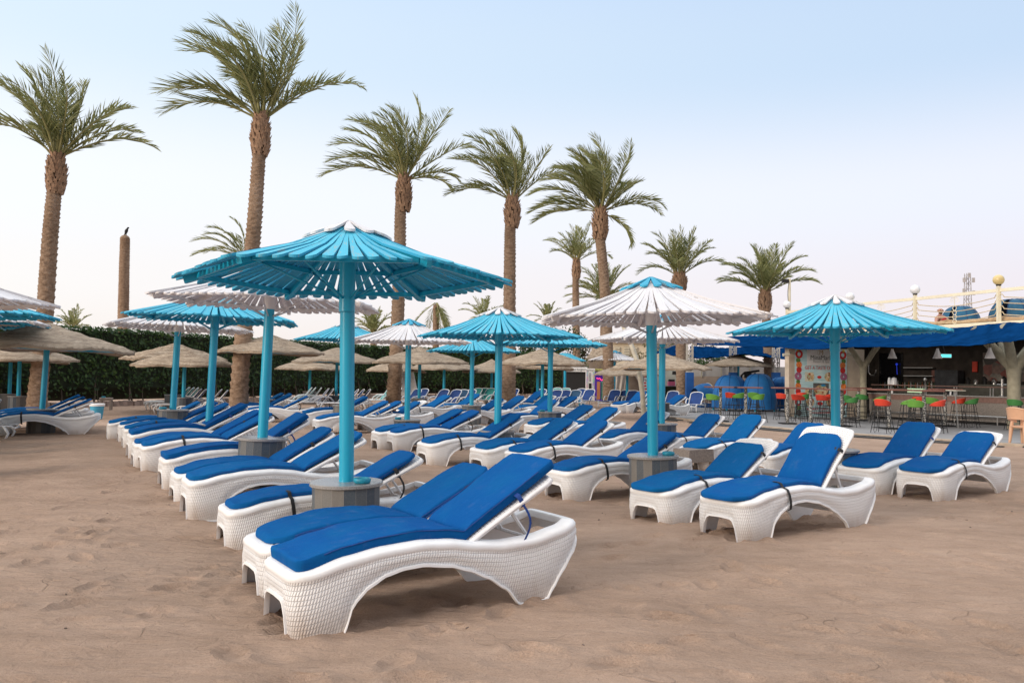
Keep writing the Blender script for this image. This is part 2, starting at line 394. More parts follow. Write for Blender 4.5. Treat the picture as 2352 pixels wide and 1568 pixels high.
def frame_mesh():
    O, P = outline(); n = len(O); mb = MB(); rings = []; vs = []
    for k in range(n):
        x, y, d = O[k]; a = O[k - 1]; b = O[(k + 1) % n]
        tx, ty = b[0] - a[0], b[1] - a[1]; l = math.hypot(tx, ty); nx, ny = ty / l, -tx / l
        zr = lerp_tab(RIM, x); zb = lerp_tab(ARCH, x)
        if x < .17:
            w = max(0, min(1, (.17 - x) / .07)); zb = zb * (1 - w) + lerp_tab(FOOTC, abs(y)) * w
        zb = min(zb, zr - .085)
        h = zr - zb
        pr = [(-.105, zr + .0), (-.104, zr + .038), (-.097, zr + .046), (-.034, zr + .041), (-.008, zr + .031), (.004, zr + .016), (.005, zr - .010)]
        ws = 9
        for i in range(1, ws + 1):
            t = i / ws; pr.append((-.005 + .014 * sin(pi * min(1, t * 1.1)) + .003 * (i % 2), zr - .011 - (h - .031) * (t - .1)/.9 if i > 1 else zr - .012))
        pr += [(.012, zb + .018), (.014, zb + .002), (.0, zb - .004), (-.02, zb), (-.024, zr - .03), (-.06, zr - .016)]
        m = len(pr)
        for o, z in pr: vs.append((x + nx * o, y + ny * o, z))
    fs = []; us = []; ms = []
    for k in range(n):
        k2 = (k + 1) % n; u0 = O[k][2]; u1 = O[k2][2] if k2 else P
        for i in range(m):
            i2 = (i + 1) % m
            q = (k * m + i, k * m + i2, k2 * m + i2, k2 * m + i)
            wk = 6 <= i < 6 + ws
            def V(kk, ii): return lerp_tab(RIM, O[kk][0]) - vs[kk * m + ii][2]
            fs.append(q); ms.append(1 if wk else 0)
            us.append([(u0, V(k, i)), (u0, V(k, i2)), (u1, V(k2, i2)), (u1, V(k2, i))])
    b = len(mb.v); mb.v = vs; mb.f = fs; mb.m = ms; mb.uv = us; mb.hasuv = True
    # inner cross wall of the head basket
    mb.grid(lambda a, c: (1.50, -.27 + .54 * a, .30 - .16 * c), 10, 1, 1, (.54, .2))
    me = mb.mesh('lounger_frame', [MT['white'], MT['wicker']], True, 50)
    return me
def deck_mesh():
    mb = MB()
    def f(a, b):
        x = .13 + 1.12 * a; w = HW - .09
        if x < .33: w -= .10 * (1 - (x - .13) / .2) ** 2
        return (x, (b - .5) * 2 * w, deckz(x) - .004)
    mb.grid(f, 30, 8, 0, (.6, 1.2)); mb.grid(lambda a, b: Vector(f(a, b)) - Vector((0, 0, .02)), 30, 8, 0, (.6, 1.2), True)
    return mb.mesh('lounger_deck', [MT['perf']], True, 50)
HX = 1.24
def back_frame(ang):
    return Vector((cos(ang), 0, sin(ang))), Vector((-sin(ang), 0, cos(ang)))
def back_mesh(ang):
    mb = MB(); d, nn = back_frame(ang); o = Vector((HX - .02, 0, deckz(HX) - .012)); Lb = .82
    def half(s_):
        w = .285 + .01 * s_ / Lb
        if s_ > Lb - .10: w -= .10 * (1 - math.sqrt(max(0, 1 - ((s_ - Lb + .10) / .10) ** 2)))
        return w
    def top(a, b):
        yb = (b - .5) * 2; s_ = Lb * a * (1 - .05 * yb * yb)
        return o + d * s_ + Vector((0, half(s_) * yb, 0)) + nn * (.018 - .012 * a * a * 2)
    mb.grid(top, 26, 12, 0, (.58, .84)); mb.grid(lambda a, b: top(a, b) - nn * .03, 26, 12, 0, (.58, .84), True)
    for e in (0, 1):                                             # solid edges
        vs = [];
        for i in range(27): p = Vector(top(i / 26, e)); vs += [p + nn * .004 + Vector((0, (e - .5) * .012, 0)), p - nn * .036 + Vector((0, (e - .5) * .012, 0))]
        fs = [(2 * i, 2 * i + 1, 2 * i + 3, 2 * i + 2) for i in range(26)]
        mb.add(vs, fs if e else [tuple(reversed(f)) for f in fs], 1)
    pts = [top(1, j / 14) - nn * .015 for j in range(15)]
    mb.tube(pts, .02, 8, 1)
    for e in (0, 1): mb.tube([top(i / 13, e) - nn * .015 for i in range(14)], .0185, 8, 1)
    return mb.mesh('lounger_back', [MT['perf'], MT['white']], True, 45)
def strut_mesh(ang):
    mb = MB(); d, nn = back_frame(ang); o = Vector((HX, 0, deckz(HX)))
    p = o + d * .42 - nn * .02
    for s_ in (-1, 1): 
        a = p + Vector((0, .17 * s_, 0)); b = Vector((min(p.x + .17, 1.88), .17 * s_, .345 if ang > R(20) else .37))
        mb.tube([a, b], .014, 6)
        dd = (b - a)
    mb.tube([p + Vector((0, -.17, 0)), p + Vector((0, .17, 0))], .012, 6)
    b = Vector((min(p.x + .17, 1.88), 0, .345)); mb.tube([b + Vector((0, -.28, 0)), b + Vector((0, .28, 0))], .013, 6)
    return mb.mesh('lounger_strut', [MT['white']], True, 50)
def cushion_mesh(ang, style, seed, s0=.03, over=.0):
    """one padded piece, folded at the hinge; style 'box' has square corners and a deep side band"""
    r_ = random.Random(seed); mb = MB(); d, nn = back_frame(ang)
    th = .062 if style == 'box' else .046; cr_ = .05 if style == 'box' else .17
    seat = HX - s0; tot = seat + (.80 + over)
    hw0 = .272
    # centre line
    def base(s_):
        if s_ <= seat - .03:
            x = s0 + s_; z = deckz(x) + .018; dz = (deckz(x + .01) - deckz(x - .01)) / .02; n_ = Vector((-dz, 0, 1)).normalized()
            return Vector((x, 0, z)), n_
        k = min(1, (s_ - seat + .03) / .09); t = max(0, s_ - seat)
        p = Vector((HX, 0, deckz(HX) + .018)) + d * t if s_ > seat else Vector((s0 + s_, 0, deckz(s0 + s_) + .018))
        n_ = (Vector((0, 0, 1)) * (1 - k) + nn * k).normalized()
        if s_ > seat: p = p + nn * .014
        return p, n_
    def halfw(s_):
        e = min(s_, tot - s_); w = hw0 - (.0 if s_ < seat else .006)
        if e < cr_: w -= cr_ * (1 - math.sqrt(max(0, 1 - ((cr_ - e) / cr_) ** 2))) * (1.0 if style == 'box' else .95)
        return w
    loop = [(-.96, 0), (-1, .14), (-1.012, .5), (-1, .84), (-.965, .97), (-.86, 1.03), (-.6, 1.07), (-.3, 1.09), (0, 1.1), (.3, 1.09), (.6, 1.07), (.86, 1.03), (.965, .97), (1, .84), (1.012, .5), (1, .14), (.96, 0)]
    if style == 'box': loop = [(-.985, 0), (-1, .06), (-1.008, .5), (-1.0, .95), (-.985, 1.01), (-.88, 1.03), (-.6, 1.06), (-.3, 1.08), (0, 1.085), (.3, 1.08), (.6, 1.06), (.88, 1.03), (.985, 1.01), (1.0, .95), (1.008, .5), (1, .06), (.985, 0)]
    ss = []; N = 74
    for i in range(N + 1):
        t = i / N; ss.append(tot * (t + .035 * sin(2 * pi * t) * -1))
    ss = sorted(set([0, .004, .015, .03] + [x for x in ss if .04 < x < tot - .04] + [tot - .03, tot - .015, tot - .004, tot]))
    m = len(loop); vs = []
    off = Vector((r_.random() * 50, r_.random() * 50, 0))
    for s_ in ss:
        p, n_ = base(s_); w = halfw(s_); e = min(s_, tot - s_); te = min(1, .25 + .75 * math.sqrt(max(0, min(1, e / .03)))) if style != 'box' else min(1, .72 + .28 * math.sqrt(min(1, e / .012)))
        pinch = math.exp(-((s_ - seat) / .05) ** 2)
        for (a, h) in loop:
            wr = noise.noise(off + Vector((s_ * 2.6, a * 1.6, 0))) * .011 + noise.noise(off + Vector((s_ * 9, a * 3.0, 4))) * .005
            wr += pinch * noise.noise(off + Vector((s_ * 40, a * 5, 7))) * .012
            hh = h * th * te * (1 - .25 * pinch)
            edge = noise.noise(off + Vector((s_ * 5, 3.3 if a > 0 else 8.8, 2))) * .006
            vs.append(p + Vector((0, a * w + edge * (abs(a) > .9), 0)) + n_ * (hh + (wr if h > .2 else 0)))
    fs = []
    for i in range(len(ss) - 1):
        for j in range(m):
            j2 = (j + 1) % m; fs.append((i * m + j, i * m + j2, (i + 1) * m + j2, (i + 1) * m + j))
    fs.append(tuple(range(m - 1, -1, -1))); fs.append(tuple((len(ss) - 1) * m + j for j in range(m)))
    mb.add(vs, [tuple(reversed(f)) for f in fs])
    me = mb.mesh('lounger_cushion', [MT['blue']], True, 62 if style == 'box' else 70)
    return me
def seam_mesh(ang, style, s0=.03, over=0.0):
    """piping seam round the cushion's upper edge"""
    mb = MB(); d, nn = back_frame(ang); seat = HX - s0; tot = seat + .80 + over
    th = .062 if style == 'box' else .046; hh = .93 if style == 'box' else .55
    for sd in (-1, 1):
        pts = []
        for i in range(31):
            s_ = .16 + (tot - .32) * i / 30
            if s_ < seat - .03: x = s0 + s_; p = Vector((x, 0, deckz(x) + .018)); n_ = Vector((0, 0, 1))
            else:
                t = max(0, s_ - seat); p = Vector((HX, 0, deckz(HX) + .018)) + d * t + nn * (.014 if s_ > seat else 0); n_ = nn if s_ > seat + .03 else (nn + Vector((0, 0, 1))).normalized()
            pts.append(p + n_ * th * hh + Vector((0, sd * .274, 0)))
        mb.tube(pts, .0035, 4)
    return mb.mesh('cushion_seam', [MT['bluestrap']], True)
def strap_band(path, w, axis):
    mb = MB(); vs = []; a = Vector(axis) * w / 2
    for p in path: vs += [Vector(p) - a, Vector(p) + a]
    fs = [(2 * i, 2 * i + 1, 2 * i + 3, 2 * i + 2) for i in range(len(path) - 1)]
    mb.add(vs, fs); mb.add([v + Vector((0, 0, -.002)) for v in vs], [tuple(reversed(f)) for f in fs]); return mb
def seat_strap_mesh(mat):
    x = .60; z = deckz(x); zr = lerp_tab(RIM, x); zb = lerp_tab(ARCH, x)
    p = [(x, -.18, z + .076), (x, -.24, z + .074), (x, -.275, z + .064), (x + .002, -.284, z + .04), (x + .004, -.30, zr + .052), (x + .008, -.345, zr + .034), (x + .014, -.366, zr - .02), (x + .02, -.372, zr - .07), (x + .025, -.371, zb + .03), (x + .027, -.365, zb - .01), (x + .027, -.33, zb - .03)]
    return strap_band(p, .034, (1, 0, 0)).mesh('lounger_strap', [mat], True)
def back_strap_mesh(ang, mat, loose):
    d, nn = back_frame(ang); o = Vector((HX, 0, deckz(HX))) + d * .47
    P = lambda y, h: o + Vector((0, y, 0)) + nn * h
    p = [P(-.16, .072), P(-.25, .069), P(-.296, .05), P(-.304, .02), P(-.305, -.01), P(-.30, -.03), P(-.24, -.036)]
    mb = strap_band(p, .034, d)
    if loose:
        q = [P(-.302, -.02)]
        for i in range(1, 9): q.append(q[0] + Vector((.05 * sin(i * .45), -.004 * i, -.032 * i)))
        m2 = strap_band(q, .03, (.8, .3, 0)); mb.add(m2.v, m2.f)
    return mb.mesh('lounger_back_strap', [mat], True)
FR, DK = frame_mesh(), deck_mesh()
_var = {}
def lounger(loc, rz, label, ang=29, style='round', seat_strap=True, back_strap=1, s0=.03, over=0.0, blue=False, cushion=True, group='white wicker loungers on the sand'):
    t = thing('wicker_lounger', label, 'sun lounger', loc, rz, group)
    a = R(ang); key = (ang, style, s0, over)
    obj('frame', FR, None, t); obj('seat_deck', DK, None, t)
    if ('b', ang) not in _var: _var[('b', ang)] = (back_mesh(a), strut_mesh(a))
    obj('backrest', _var[('b', ang)][0], None, t); obj('support_strut', _var[('b', ang)][1], None, t)
    if cushion:
        if key not in _var: _var[key] = (cushion_mesh(a, style, len(_var) + 3, s0, over), seam_mesh(a, style, s0, over))
        c = obj('cushion', _var[key][0], None, t); obj('seam', _var[key][1], None, c)
        mat = MT['bluestrap'] if blue else MT['strap']
        if seat_strap:
            k = ('ss', blue)
            if k not in _var: _var[k] = seat_strap_mesh(mat)
            obj('strap', _var[k], None, t)
        if back_strap:
            k = ('bs', ang, blue, back_strap)
            if k not in _var: _var[k] = back_strap_mesh(a, mat, back_strap == 2)
            obj('strap', _var[k], None, t)
    return t
GROUND = []                                      # (x, y, z) where things rest; the sand is shaped through these
def nf(px, py, z, yaw):                          # near foot corner on the ground
    P = gp(px, py, z); y = R(yaw); lx, ly = .05, -.38
    return Vector((P.x - lx * cos(y) + ly * sin(y), P.y - lx * sin(y) - ly * cos(y), z))
def bt(px, py, z, yaw, ang):                     # near top corner of the raised back
    a = R(ang); y = R(yaw); lx, ly, lz = HX + .82 * cos(a), -.28, .37 + .82 * sin(a)
    P = gp(px, py, z + lz)
    return Vector((P.x - lx * cos(y) + ly * sin(y), P.y - lx * sin(y) - ly * cos(y), z))
_jr = random.Random(3)
def LN(how, px, py, z, yaw, ang, label, **kw):
    kw['s0'] = kw.get('s0', .03) + .05
    if how == 'xy': p = Vector((px, py, z))
    elif how == 'nf': p = nf(px, py, z, yaw)
    else: p = bt(px, py, z, yaw, ang)
    for lx, ly in ((.2, -.3), (.2, .3), (1.7, -.3), (1.7, .3), (1, 0)):
        y = R(yaw); GROUND.append((p.x + lx * cos(y) - ly * sin(y), p.y + lx * sin(y) + ly * cos(y), z))
    pitch = kw.pop('pitch', _jr.uniform(-.5, .5)); roll_ = _jr.uniform(-.6, .6)
    t = lounger(p, R(yaw), label, ang, **kw); t.rotation_euler = (R(roll_), -R(pitch), R(yaw)); return t
W = 'wicker lounger '
LN('xy', -1.45, 5.08, .07, 33, 30, W + 'with thick square-edged blue mattress, nearest of all in the foreground', style='box', seat_strap=False, back_strap=2, blue=True, over=.05, s0=.05, pitch=1.3)
LN('xy', -1.86, 5.92, .04, 32, 27, W + 'with round-ended blue cushion, directly behind the nearest lounger of the foreground', s0=.07, over=-.05, seat_strap=False, pitch=.8)
LN('nf', 525, 1271, -.02, 29, 28, W + 'half hidden by the nearest stone pedestal, black strap knotted under its back', s0=.05, back_strap=2, over=-.04)
LN('nf', 434.7, 1189, .10, 30, 28, W + 'just left of the nearest turquoise pole, loose blue strap hanging from its back', seat_strap=False, back_strap=2, blue=True)
LN('nf', 405.6, 1164, .03, 30, 31, W + 'between the nearest and second stone pedestals, farther of its touching pair', s0=.03, seat_strap=False)
LN('nf', 377, 1122, .10, 30, 32, W + 'with square-edged mattress just behind the second stone pedestal', style='box', seat_strap=False, back_strap=2, blue=True)
LN('nf', 327, 1083.7, .11, 30, 27, W + 'before the third pedestal of the left row, nearer of the pair', back_strap=0)
LN('nf', 310, 1076, .11, 30, 29, W + 'before the third pedestal of the left row, farther of the pair', seat_strap=False)
LN('nf', 298, 1049, .15, 30, 28, W + 'with square-edged mattress just behind the third pedestal of the left row', style='box', seat_strap=False, back_strap=1, blue=True)
LN('nf', 284.7, 1030, .11, 29, 28, W + 'before the fourth pedestal of the left row, nearer of the pair', back_strap=0)
LN('nf', 274, 1018, .10, 29, 26, W + 'before the fourth pedestal of the left row, farther of the pair', seat_strap=False, back_strap=0)
LN('nf', 247, 1011, .04, 28, 27, W + 'at the far end of the left row, behind its fourth pedestal', seat_strap=True, back_strap=2)
# second row
LN('nf', 1311, 1152, .02, 30, 27, W + 'showing its whole foot leg, behind the near pedestal with white parasol', s0=.04)
LN('bt', 1415, 972, .0, 33, 30, W + 'nearer of the pair left of the near white parasol pole', s0=.03, over=-.06)
LN('bt', 1331, 969, .0, 33, 29, W + 'farther of the pair left of the near white parasol pole', s0=.06, over=-.03)
LN('nf', 989.7, 1068.7, .03, 30, 29, W + 'with black strap down its side, behind the pedestal of the central turquoise parasol', s0=.05)
LN('nf', 910, 1037, .03, 28, 25, W + 'with open foot arch, nearer of the pair between two middle pedestals', s0=.05, back_strap=2)
LN('nf', 873.7, 1033.5, .02, 28, 26, W + 'with open foot arch, farther of the pair between two middle pedestals', s0=.05)
LN('bt', 984, 921, .0, 30, 30, W + 'with bare cream top, by the pole of the central white parasol', s0=.03, over=-.17, seat_strap=False)
LN('bt', 927.5, 926, .0, 27, 26, W + 'just right of the nearest turquoise pole, nearer of a far pair', s0=.08)
LN('nf', 730, 997, .02, 27, 26, W + 'just left of the nearest turquoise pole, farther of a far pair', s0=.06, seat_strap=False)
LN('bt', 849, 917, .0, 26, 28, W + 'with square mattress top beside a grey pedestal seen past the nearest pole', style='box', seat_strap=False, blue=True)
LN('bt', 710.7, 914, .0, 17, 27, W + 'seen fully side-on beyond the second pedestal, black strap on its back', back_strap=2)
LN('bt', 674, 909, .0, 26, 28, W + 'beside a small far pedestal under thatch, nearer of its pair', style='box', seat_strap=False, blue=True)
LN('bt', 656, 907, .0, 26, 28, W + 'beside a small far pedestal under thatch, farther of its pair', seat_strap=False, back_strap=0)
LN('bt', 1040, 912, .0, 38, 28, W + 'in front of three dark sling loungers by the hedge, black back strap')
LN('bt', 1108, 909, .0, 38, 29, W + 'with plain blue back behind a slim pole, left of the central palm trunk', seat_strap=False)
LN('bt', 1166, 919, .0, 34, 27, W + 'with white rim showing, farther of the pair by the central palm trunk', s0=.04, over=-.04, seat_strap=False)
LN('bt', 1211, 914, .0, 34, 32, W + 'with loose blue strap, nearer of the pair by the central palm trunk', seat_strap=False, back_strap=2, blue=True)
LN('bt', 1254, 903, .0, 40, 33, W + 'with black side strap, left of a far pedestal with two thin poles')
LN('bt', 1287, 923, .0, 38, 32, W + 'crossed by the turquoise pole of a far blue parasol', seat_strap=False)
LN('bt', 1280, 909, .0, 40, 32, W + 'partly hidden, with cream top edge right of a far blue parasol pole', over=-.1, seat_strap=False)
LN('bt', 1332, 913.5, .0, 36, 27, W + 'with long bare side and black back strap, beside a blue litter bin', back_strap=2, seat_strap=False)
LN('bt', 1370, 937, .0, 36, 27, W + 'with black strap hanging from its back, left of another in mid sand', s0=.05, back_strap=2)
LN('bt', 1427.6, 940, .0, 40, 28, W + 'with empty open head basket, left of the slanted cream pole', seat_strap=False)
LN('bt', 1489.5, 902, .0, 42, 35, W + 'with back rising behind the slanted cream pole', seat_strap=False, back_strap=0)
LN('nf', 1446.6, 949, .0, 52, 30, W + 'standing foot-on beside the slanted cream pole, both feet showing', s0=.05)
LN('bt', 1579, 911, .0, 33, 28, W + 'with empty white head basket on open sand before the domed shelters')
LN('bt', 1541, 946, .0, 40, 35, W + 'behind the far pedestal right of the near white parasol pole', s0=.04, over=-.05, seat_strap=False)
LN('bt', 1667.6, 955, -.03, 38, 34, W + 'with cream top rim, left of the pair before the bar tables', s0=.05, over=-.05)
LN('bt', 1759.6, 961, -.03, 38, 36, W + 'cushioned up to its top, right of the pair before the bar tables', s0=.04)
LN('bt', 1908.5, 974, -.04, 40, 33, W + 'with broad bare white top, just left of the right-hand turquoise pole', s0=.05, over=-.08, seat_strap=False)
LN('xy', 1.95, 7.95, .10, 34, 49, W + 'with steeply raised back and black side strap, nearest in the right group', s0=-.06, over=-.14)
LN('nf', 1541, 1212, .03, 34, 34, W + 'with broad bare white top, next left of the steeply raised one', s0=-.05, over=-.18)
LN('xy', 5.27, 10.94, .06, 37, 33, W + 'standing rightmost on the sand, black strap crossing its side', s0=-.06, over=-.12)
LN('nf', 2025.5, 1138.8, .04, 37, 37, W + 'with flush blue cushion, next left of the rightmost one', s0=.0, over=.0, seat_strap=False, blue=True)
# left edge
LN('xy', -11.44, 18.48, .10, 22, 25, W + 'side-on at left under the big ragged thatch, nearest of three')
LN('xy', -12.0, 19.30, .10, 22, 26, W + 'side-on at left under the big ragged thatch, middle of three', seat_strap=False)
LN('xy', -12.5, 20.05, .10, 22, 26, W + 'side-on at left under the big ragged thatch, farthest of three', seat_strap=False, back_strap=0)
# ------------------------------------------------------------------ slatted wooden parasols
RC = 1.57
def slat_verts(mb, ang, r0, r1, zfun, w0, w1, th, m=0, tilt=0.0, lift=0.0):
    """one tapering plank along the radius with a rounded outer end"""
    d = Vector((cos(ang), sin(ang), 0)); t = Vector((-sin(ang), cos(ang), 0)); pts = []
    prof = [(0, w0)]
    L = r1 - r0; e = w1 / 2
    for k in (.5, 1.0): prof.append(((L - e) * k, w0 + (w1 - w0) * k))
    for k in (30, 55, 75, 88): prof.append((L - e + e * sin(R(k)) * .8, w1 * cos(R(k))))
    vs = []; us = []
    for s_, w in prof:
        r = r0 + s_; z = zfun(r) + lift
        for sd in (-1, 1):
            p = d * r + t * (sd * w / 2) + Vector((0, 0, z + sd * w * tilt))
            vs += [p + Vector((0, 0, th / 2)), p - Vector((0, 0, th / 2))]; us.append((sd * w / 2 + .2, s_))
    fs = []; uu = []; n = len(prof)
    def U(i): return us[i // 2]
    for i in range(n - 1):
        a = i * 4; b = a + 4
        for q in ((a, b, b + 2, a + 2), (a + 1, a + 3, b + 3, b + 1), (a, a + 1, b + 1, b), (a + 2, b + 2, b + 3, a + 3)):
            fs.append(q[::-1]); uu.append([U(k) for k in q[::-1]])
    tops = [i * 4 for i in range(n - 1)]
    a = (n - 1) * 4
    for q in ((0, 2, 3, 1), (a, a + 1, a + 3, a + 2)): fs.append(q[::-1]); uu.append([U(k) for k in q[::-1]])
    b0 = len(mb.f); mb.add(vs, fs, m, uu)
    for i in range(n - 1): mb.m[b0 + 4 * i] = 1          # weathered upper face; on turquoise also painted lighter against the shaded underside
def zc(r, zt, zr): return zt - (zt - zr) * (r / RC) - .035 * sin(pi * min(1, r / RC))
NS_ = 6
def canopy_mesh(seed, zt=2.80, zr=2.30, n=12):
    r_ = random.Random(seed); mb = MB(); w = 2 * pi / NS_
    for k in range(NS_):
        for j in range(n):
            dl = ((j + .5) / n - .5) * w
            a = k * w + dl; r1 = RC * cos(w / 2) / cos(dl) + .03 + r_.uniform(-.015, .015)
            slat_verts(mb, a + r_.uniform(-.007, .007), .09, r1, lambda r, q=cos(dl) / cos(w / 2): zc(r * q, zt, zr), .017, .087 * r1 / 1.40, .021, 0, r_.uniform(-.09, .09), r_.uniform(-.005, .005) + (.006 if j % 2 else 0))
    return mb
def cap_mesh(seed, zt=2.80, zr=2.30):
    r_ = random.Random(seed); mb = MB()
    for k in range(12):
        slat_verts(mb, k * pi / 6 + .12, .02, .40 + r_.uniform(-.03, .03), lambda r: zc(r * 1.04, zt, zr), .02, .10, .022, 0, r_.uniform(-.06, .06), .042 + (.006 if k % 2 else 0))
    return mb
def beams_mesh(zt=2.80, zr=2.30):
    mb = MB(); c = [(k + .5) * 2 * pi / NS_ for k in range(NS_)]
    for a in c:
        p = Vector((.06 * cos(a), .06 * sin(a), zc(.06, zt, zr) - .05)); q = Vector((RC * .93 * cos(a), RC * .93 * sin(a), zc(RC * .93, zt, zr) - .045))
        d = (q - p); rot = d.to_track_quat('X', 'Z').to_matrix(); mb.box((p + q) / 2, (d.length, .045, .062), 0, rot)
    for rr, dz, hh in ((.86, -.036, .045), (.52, -.034, .04)):
        for k in range(NS_):
            a, b = c[k - 1], c[k]
            p = Vector((RC * rr * cos(a), RC * rr * sin(a), zc(RC * rr, zt, zr) + dz)); q = Vector((RC * rr * cos(b), RC * rr * sin(b), p.z)); d = q - p
            for u0, u1 in ((.02, .98),):
                A0, A1 = p.lerp(q, u0), p.lerp(q, u1)
                e = A1 - A0
                mb.box((A0 + A1) / 2, (e.length, .03, hh), 0, e.to_track_quat('X', 'Z').to_matrix())
    return mb
def braces_mesh(zt=2.80, zr=2.30):
    mb = MB()
    for k in range(NS_):
        a = (k + .5) * 2 * pi / NS_
        mb.tube([(.07 * cos(a), .07 * sin(a), 2.14), (.78 * cos(a), .78 * sin(a), zc(.78, zt, zr) - .06)], .011, 5)
    return mb
PED_T = .60
def pedestal_mesh(h=.60, rad=.30):
    mb = MB(); n = 18; vs = []
    for z in (-.35, h - .035):
        for j in range(n):
            a = 2 * pi * j / n - pi; vs.append((rad * cos(a), rad * sin(a), z))
    mb.add(vs, [(j, (j + 1) % n, n + (j + 1) % n, n + j) for j in range(n)] + [tuple(range(n, 2 * n))])
    return mb.mesh('pedestal', [MT['tile']], False)
def pedtop_mesh(h=.60, rad=.325):
    mb = MB(); mb.lathe([(.001, h - .034), (rad - .006, h - .034), (rad, h - .028), (rad, h - .006), (rad - .006, h), (.001, h)], 40); return mb.mesh('pedestal_top', [MT['granite']], True, 40)
PM, PT = pedestal_mesh(), pedtop_mesh()
def m_tube(pts, r, n, mat, name): mb = MB(); mb.tube(pts, r, n); return mb.mesh(name, [mat], True, 50)
POLE = m_tube([(0, 0, .58), (0, 0, 2.34)], .066, 24, MT['pole'], 'pole')
COLC = m_tube([(0, 0, 2.02), (0, 0, 2.70)], .074, 24, MT['pole'], 'collar'); COLW = m_tube([(0, 0, 2.23), (0, 0, 2.70)], .074, 24, MT['whitemetal'], 'collar')
_sp = {}
for nm, mt, cp, fm in (('cyan', 'cyanslat', 'whiteslat', 'cyanslat'), ('white', 'whiteslat', 'cyanslat', 'whiteslat')):
    _sp[nm] = [canopy_mesh(11 if nm == 'cyan' else 23).mesh('canopy', [MT[mt], MT['cyanfadedlit' if nm == 'cyan' else mt]], False), cap_mesh(5).mesh('cap', [MT[cp], MT[cp]], False), beams_mesh().mesh('beams', [MT['pole' if nm == 'cyan' else 'whitemetal']], False), braces_mesh().mesh('braces', [MT['pole' if nm == 'cyan' else 'whitemetal']], True), COLC if nm == 'cyan' else COLW]
def slat_parasol(loc, rz, label, color, tilt=(0, 0), scale=1.0, lift=0.0, back=0.0):
    t = thing('slatted_parasol', label, 'parasol', loc, rz, 'slatted wooden beach parasols'); t.rotation_euler = (tilt[0], tilt[1], rz); t.scale = (1, 1, 1)
    ca, cp, be, br, co = _sp[color]
    obj('pedestal', PM, None, t); obj('pedestal_top', PT, None, t); obj('pole', POLE, None, t)
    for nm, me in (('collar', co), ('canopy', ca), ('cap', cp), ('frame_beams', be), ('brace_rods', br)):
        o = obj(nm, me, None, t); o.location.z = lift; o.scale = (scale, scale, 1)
        if back: q = Matrix.Rotation(-rz, 4, 'Z') @ Matrix.Rotation(back, 4, 'X') @ Matrix.Rotation(rz, 4, 'Z'); o.location = Vector((0, 0, lift + 2.7)) - q @ Vector((0, 0, 2.7)); o.rotation_euler = q.to_euler()
    GROUND.append((loc[0], loc[1], loc[2])); GROUND.append((loc[0] + .3, loc[1] - .3, loc[2])); GROUND.append((loc[0] - .3, loc[1] - .3, loc[2]))
    return t
BASES = []
def SP(px, py, Y, z, label, color, rz=0.0, tilt=(0, 0), scale=1.0, lift=0.0, back=0.0):
    p = at(px, py, Y); BASES.append((p.x, Y, z + PED_T)); return slat_parasol(Vector((p.x, Y, z)), rz, label, color, tilt, scale, lift, back)
P_ = 'slatted parasol '
SP(798, 1105, 7.56, .01, 'weathered turquoise ' + P_ + 'with white cap, largest and nearest, pole in foreground pedestal', 'cyan', R(37), (0, R(-1.0)), .97, .10, R(-2))
SP(600, 1004, 11.05, .11, 'white ' + P_ + 'on turquoise pole directly behind the largest turquoise one', 'white', R(5), (0, R(1.6)), 1.0, .06)
SP(478, 973, 14.7, .04, 'turquoise ' + P_ + 'under the overlapping white one, on the third pedestal of the left row', 'cyan', R(12), (0, R(1.6)), 1.0, .12)
SP(395, 938, 17.4, .15, 'white ' + P_ + 'lowest of the left row before the hedge, on its fourth pedestal', 'white', R(30), (0, R(1.8)), 1.0, -.02)
SP(1502, 1045, 10.58, .0, 'white ' + P_ + 'with turquoise cap, large and near, right of centre', 'white', R(-2), (0, R(-1.2)))
SP(1143, 990, 15.3, -.04, 'turquoise ' + P_ + 'with white cap in the centre behind the white strapped loungers', 'cyan', R(18))
SP(935, 963, 19.4, -.10, 'white ' + P_ + 'with turquoise cap, in the centre left of a turquoise one', 'white', R(9), (0, 0), 1.0, .08)
SP(1263, 946, 21.6, .03, 'turquoise ' + P_ + 'half hidden behind the large white near one', 'cyan', R(0))
SP(1083, 927.7, 26.0, .0, 'turquoise ' + P_ + 'far back, mostly hidden behind two central ones', 'cyan', R(10), (0, 0), 1.0, -.05)
SP(789, 932, 24.6, .0, 'turquoise ' + P_ + 'with white cap seen behind the nearest turquoise pole', 'cyan', R(25), (0, 0), 1.0, .2)
SP(1520, 969, 17.3, .02, 'white ' + P_ + 'low behind the large white one with turquoise cap', 'white', R(20))
SP(1921, 1012, 12.2, -.03, 'turquoise ' + P_ + 'with white cap on the right, in front of the bar', 'cyan', R(7), (0, R(-.6)))
for px, py, Y, lab, c, rz in ((-150, 668, 11.5, 'white ' + P_ + 'cut off at the left edge, above the others there', 'white', 4), (-85, 715, 14.5, 'turquoise ' + P_ + 'cut off at the left edge, just under a white one', 'cyan', 14), (-70, 735, 17.0, 'white ' + P_ + 'at the left edge, slipping out between turquoise ones', 'white', 22), (-55, 742, 18.3, 'turquoise ' + P_ + 'lowest at the left edge, touching the big thatch', 'cyan', 9)):
    p = at(px, py, Y); slat_parasol(Vector((p.x, Y, .05)), R(rz), lab, c, (0, 0), 1.0, .12)
p = at(1412, 800, 46); slat_parasol(Vector((p.x, 46, .1)), R(3), 'small far white ' + P_ + 'with turquoise cap in front of the cream tent', 'white')
p = at(1298, 833, 44); slat_parasol(Vector((p.x, 44, .0)), R(3), 'small far turquoise ' + P_ + 'over the black shop entrance', 'cyan', (0, 0), .75)
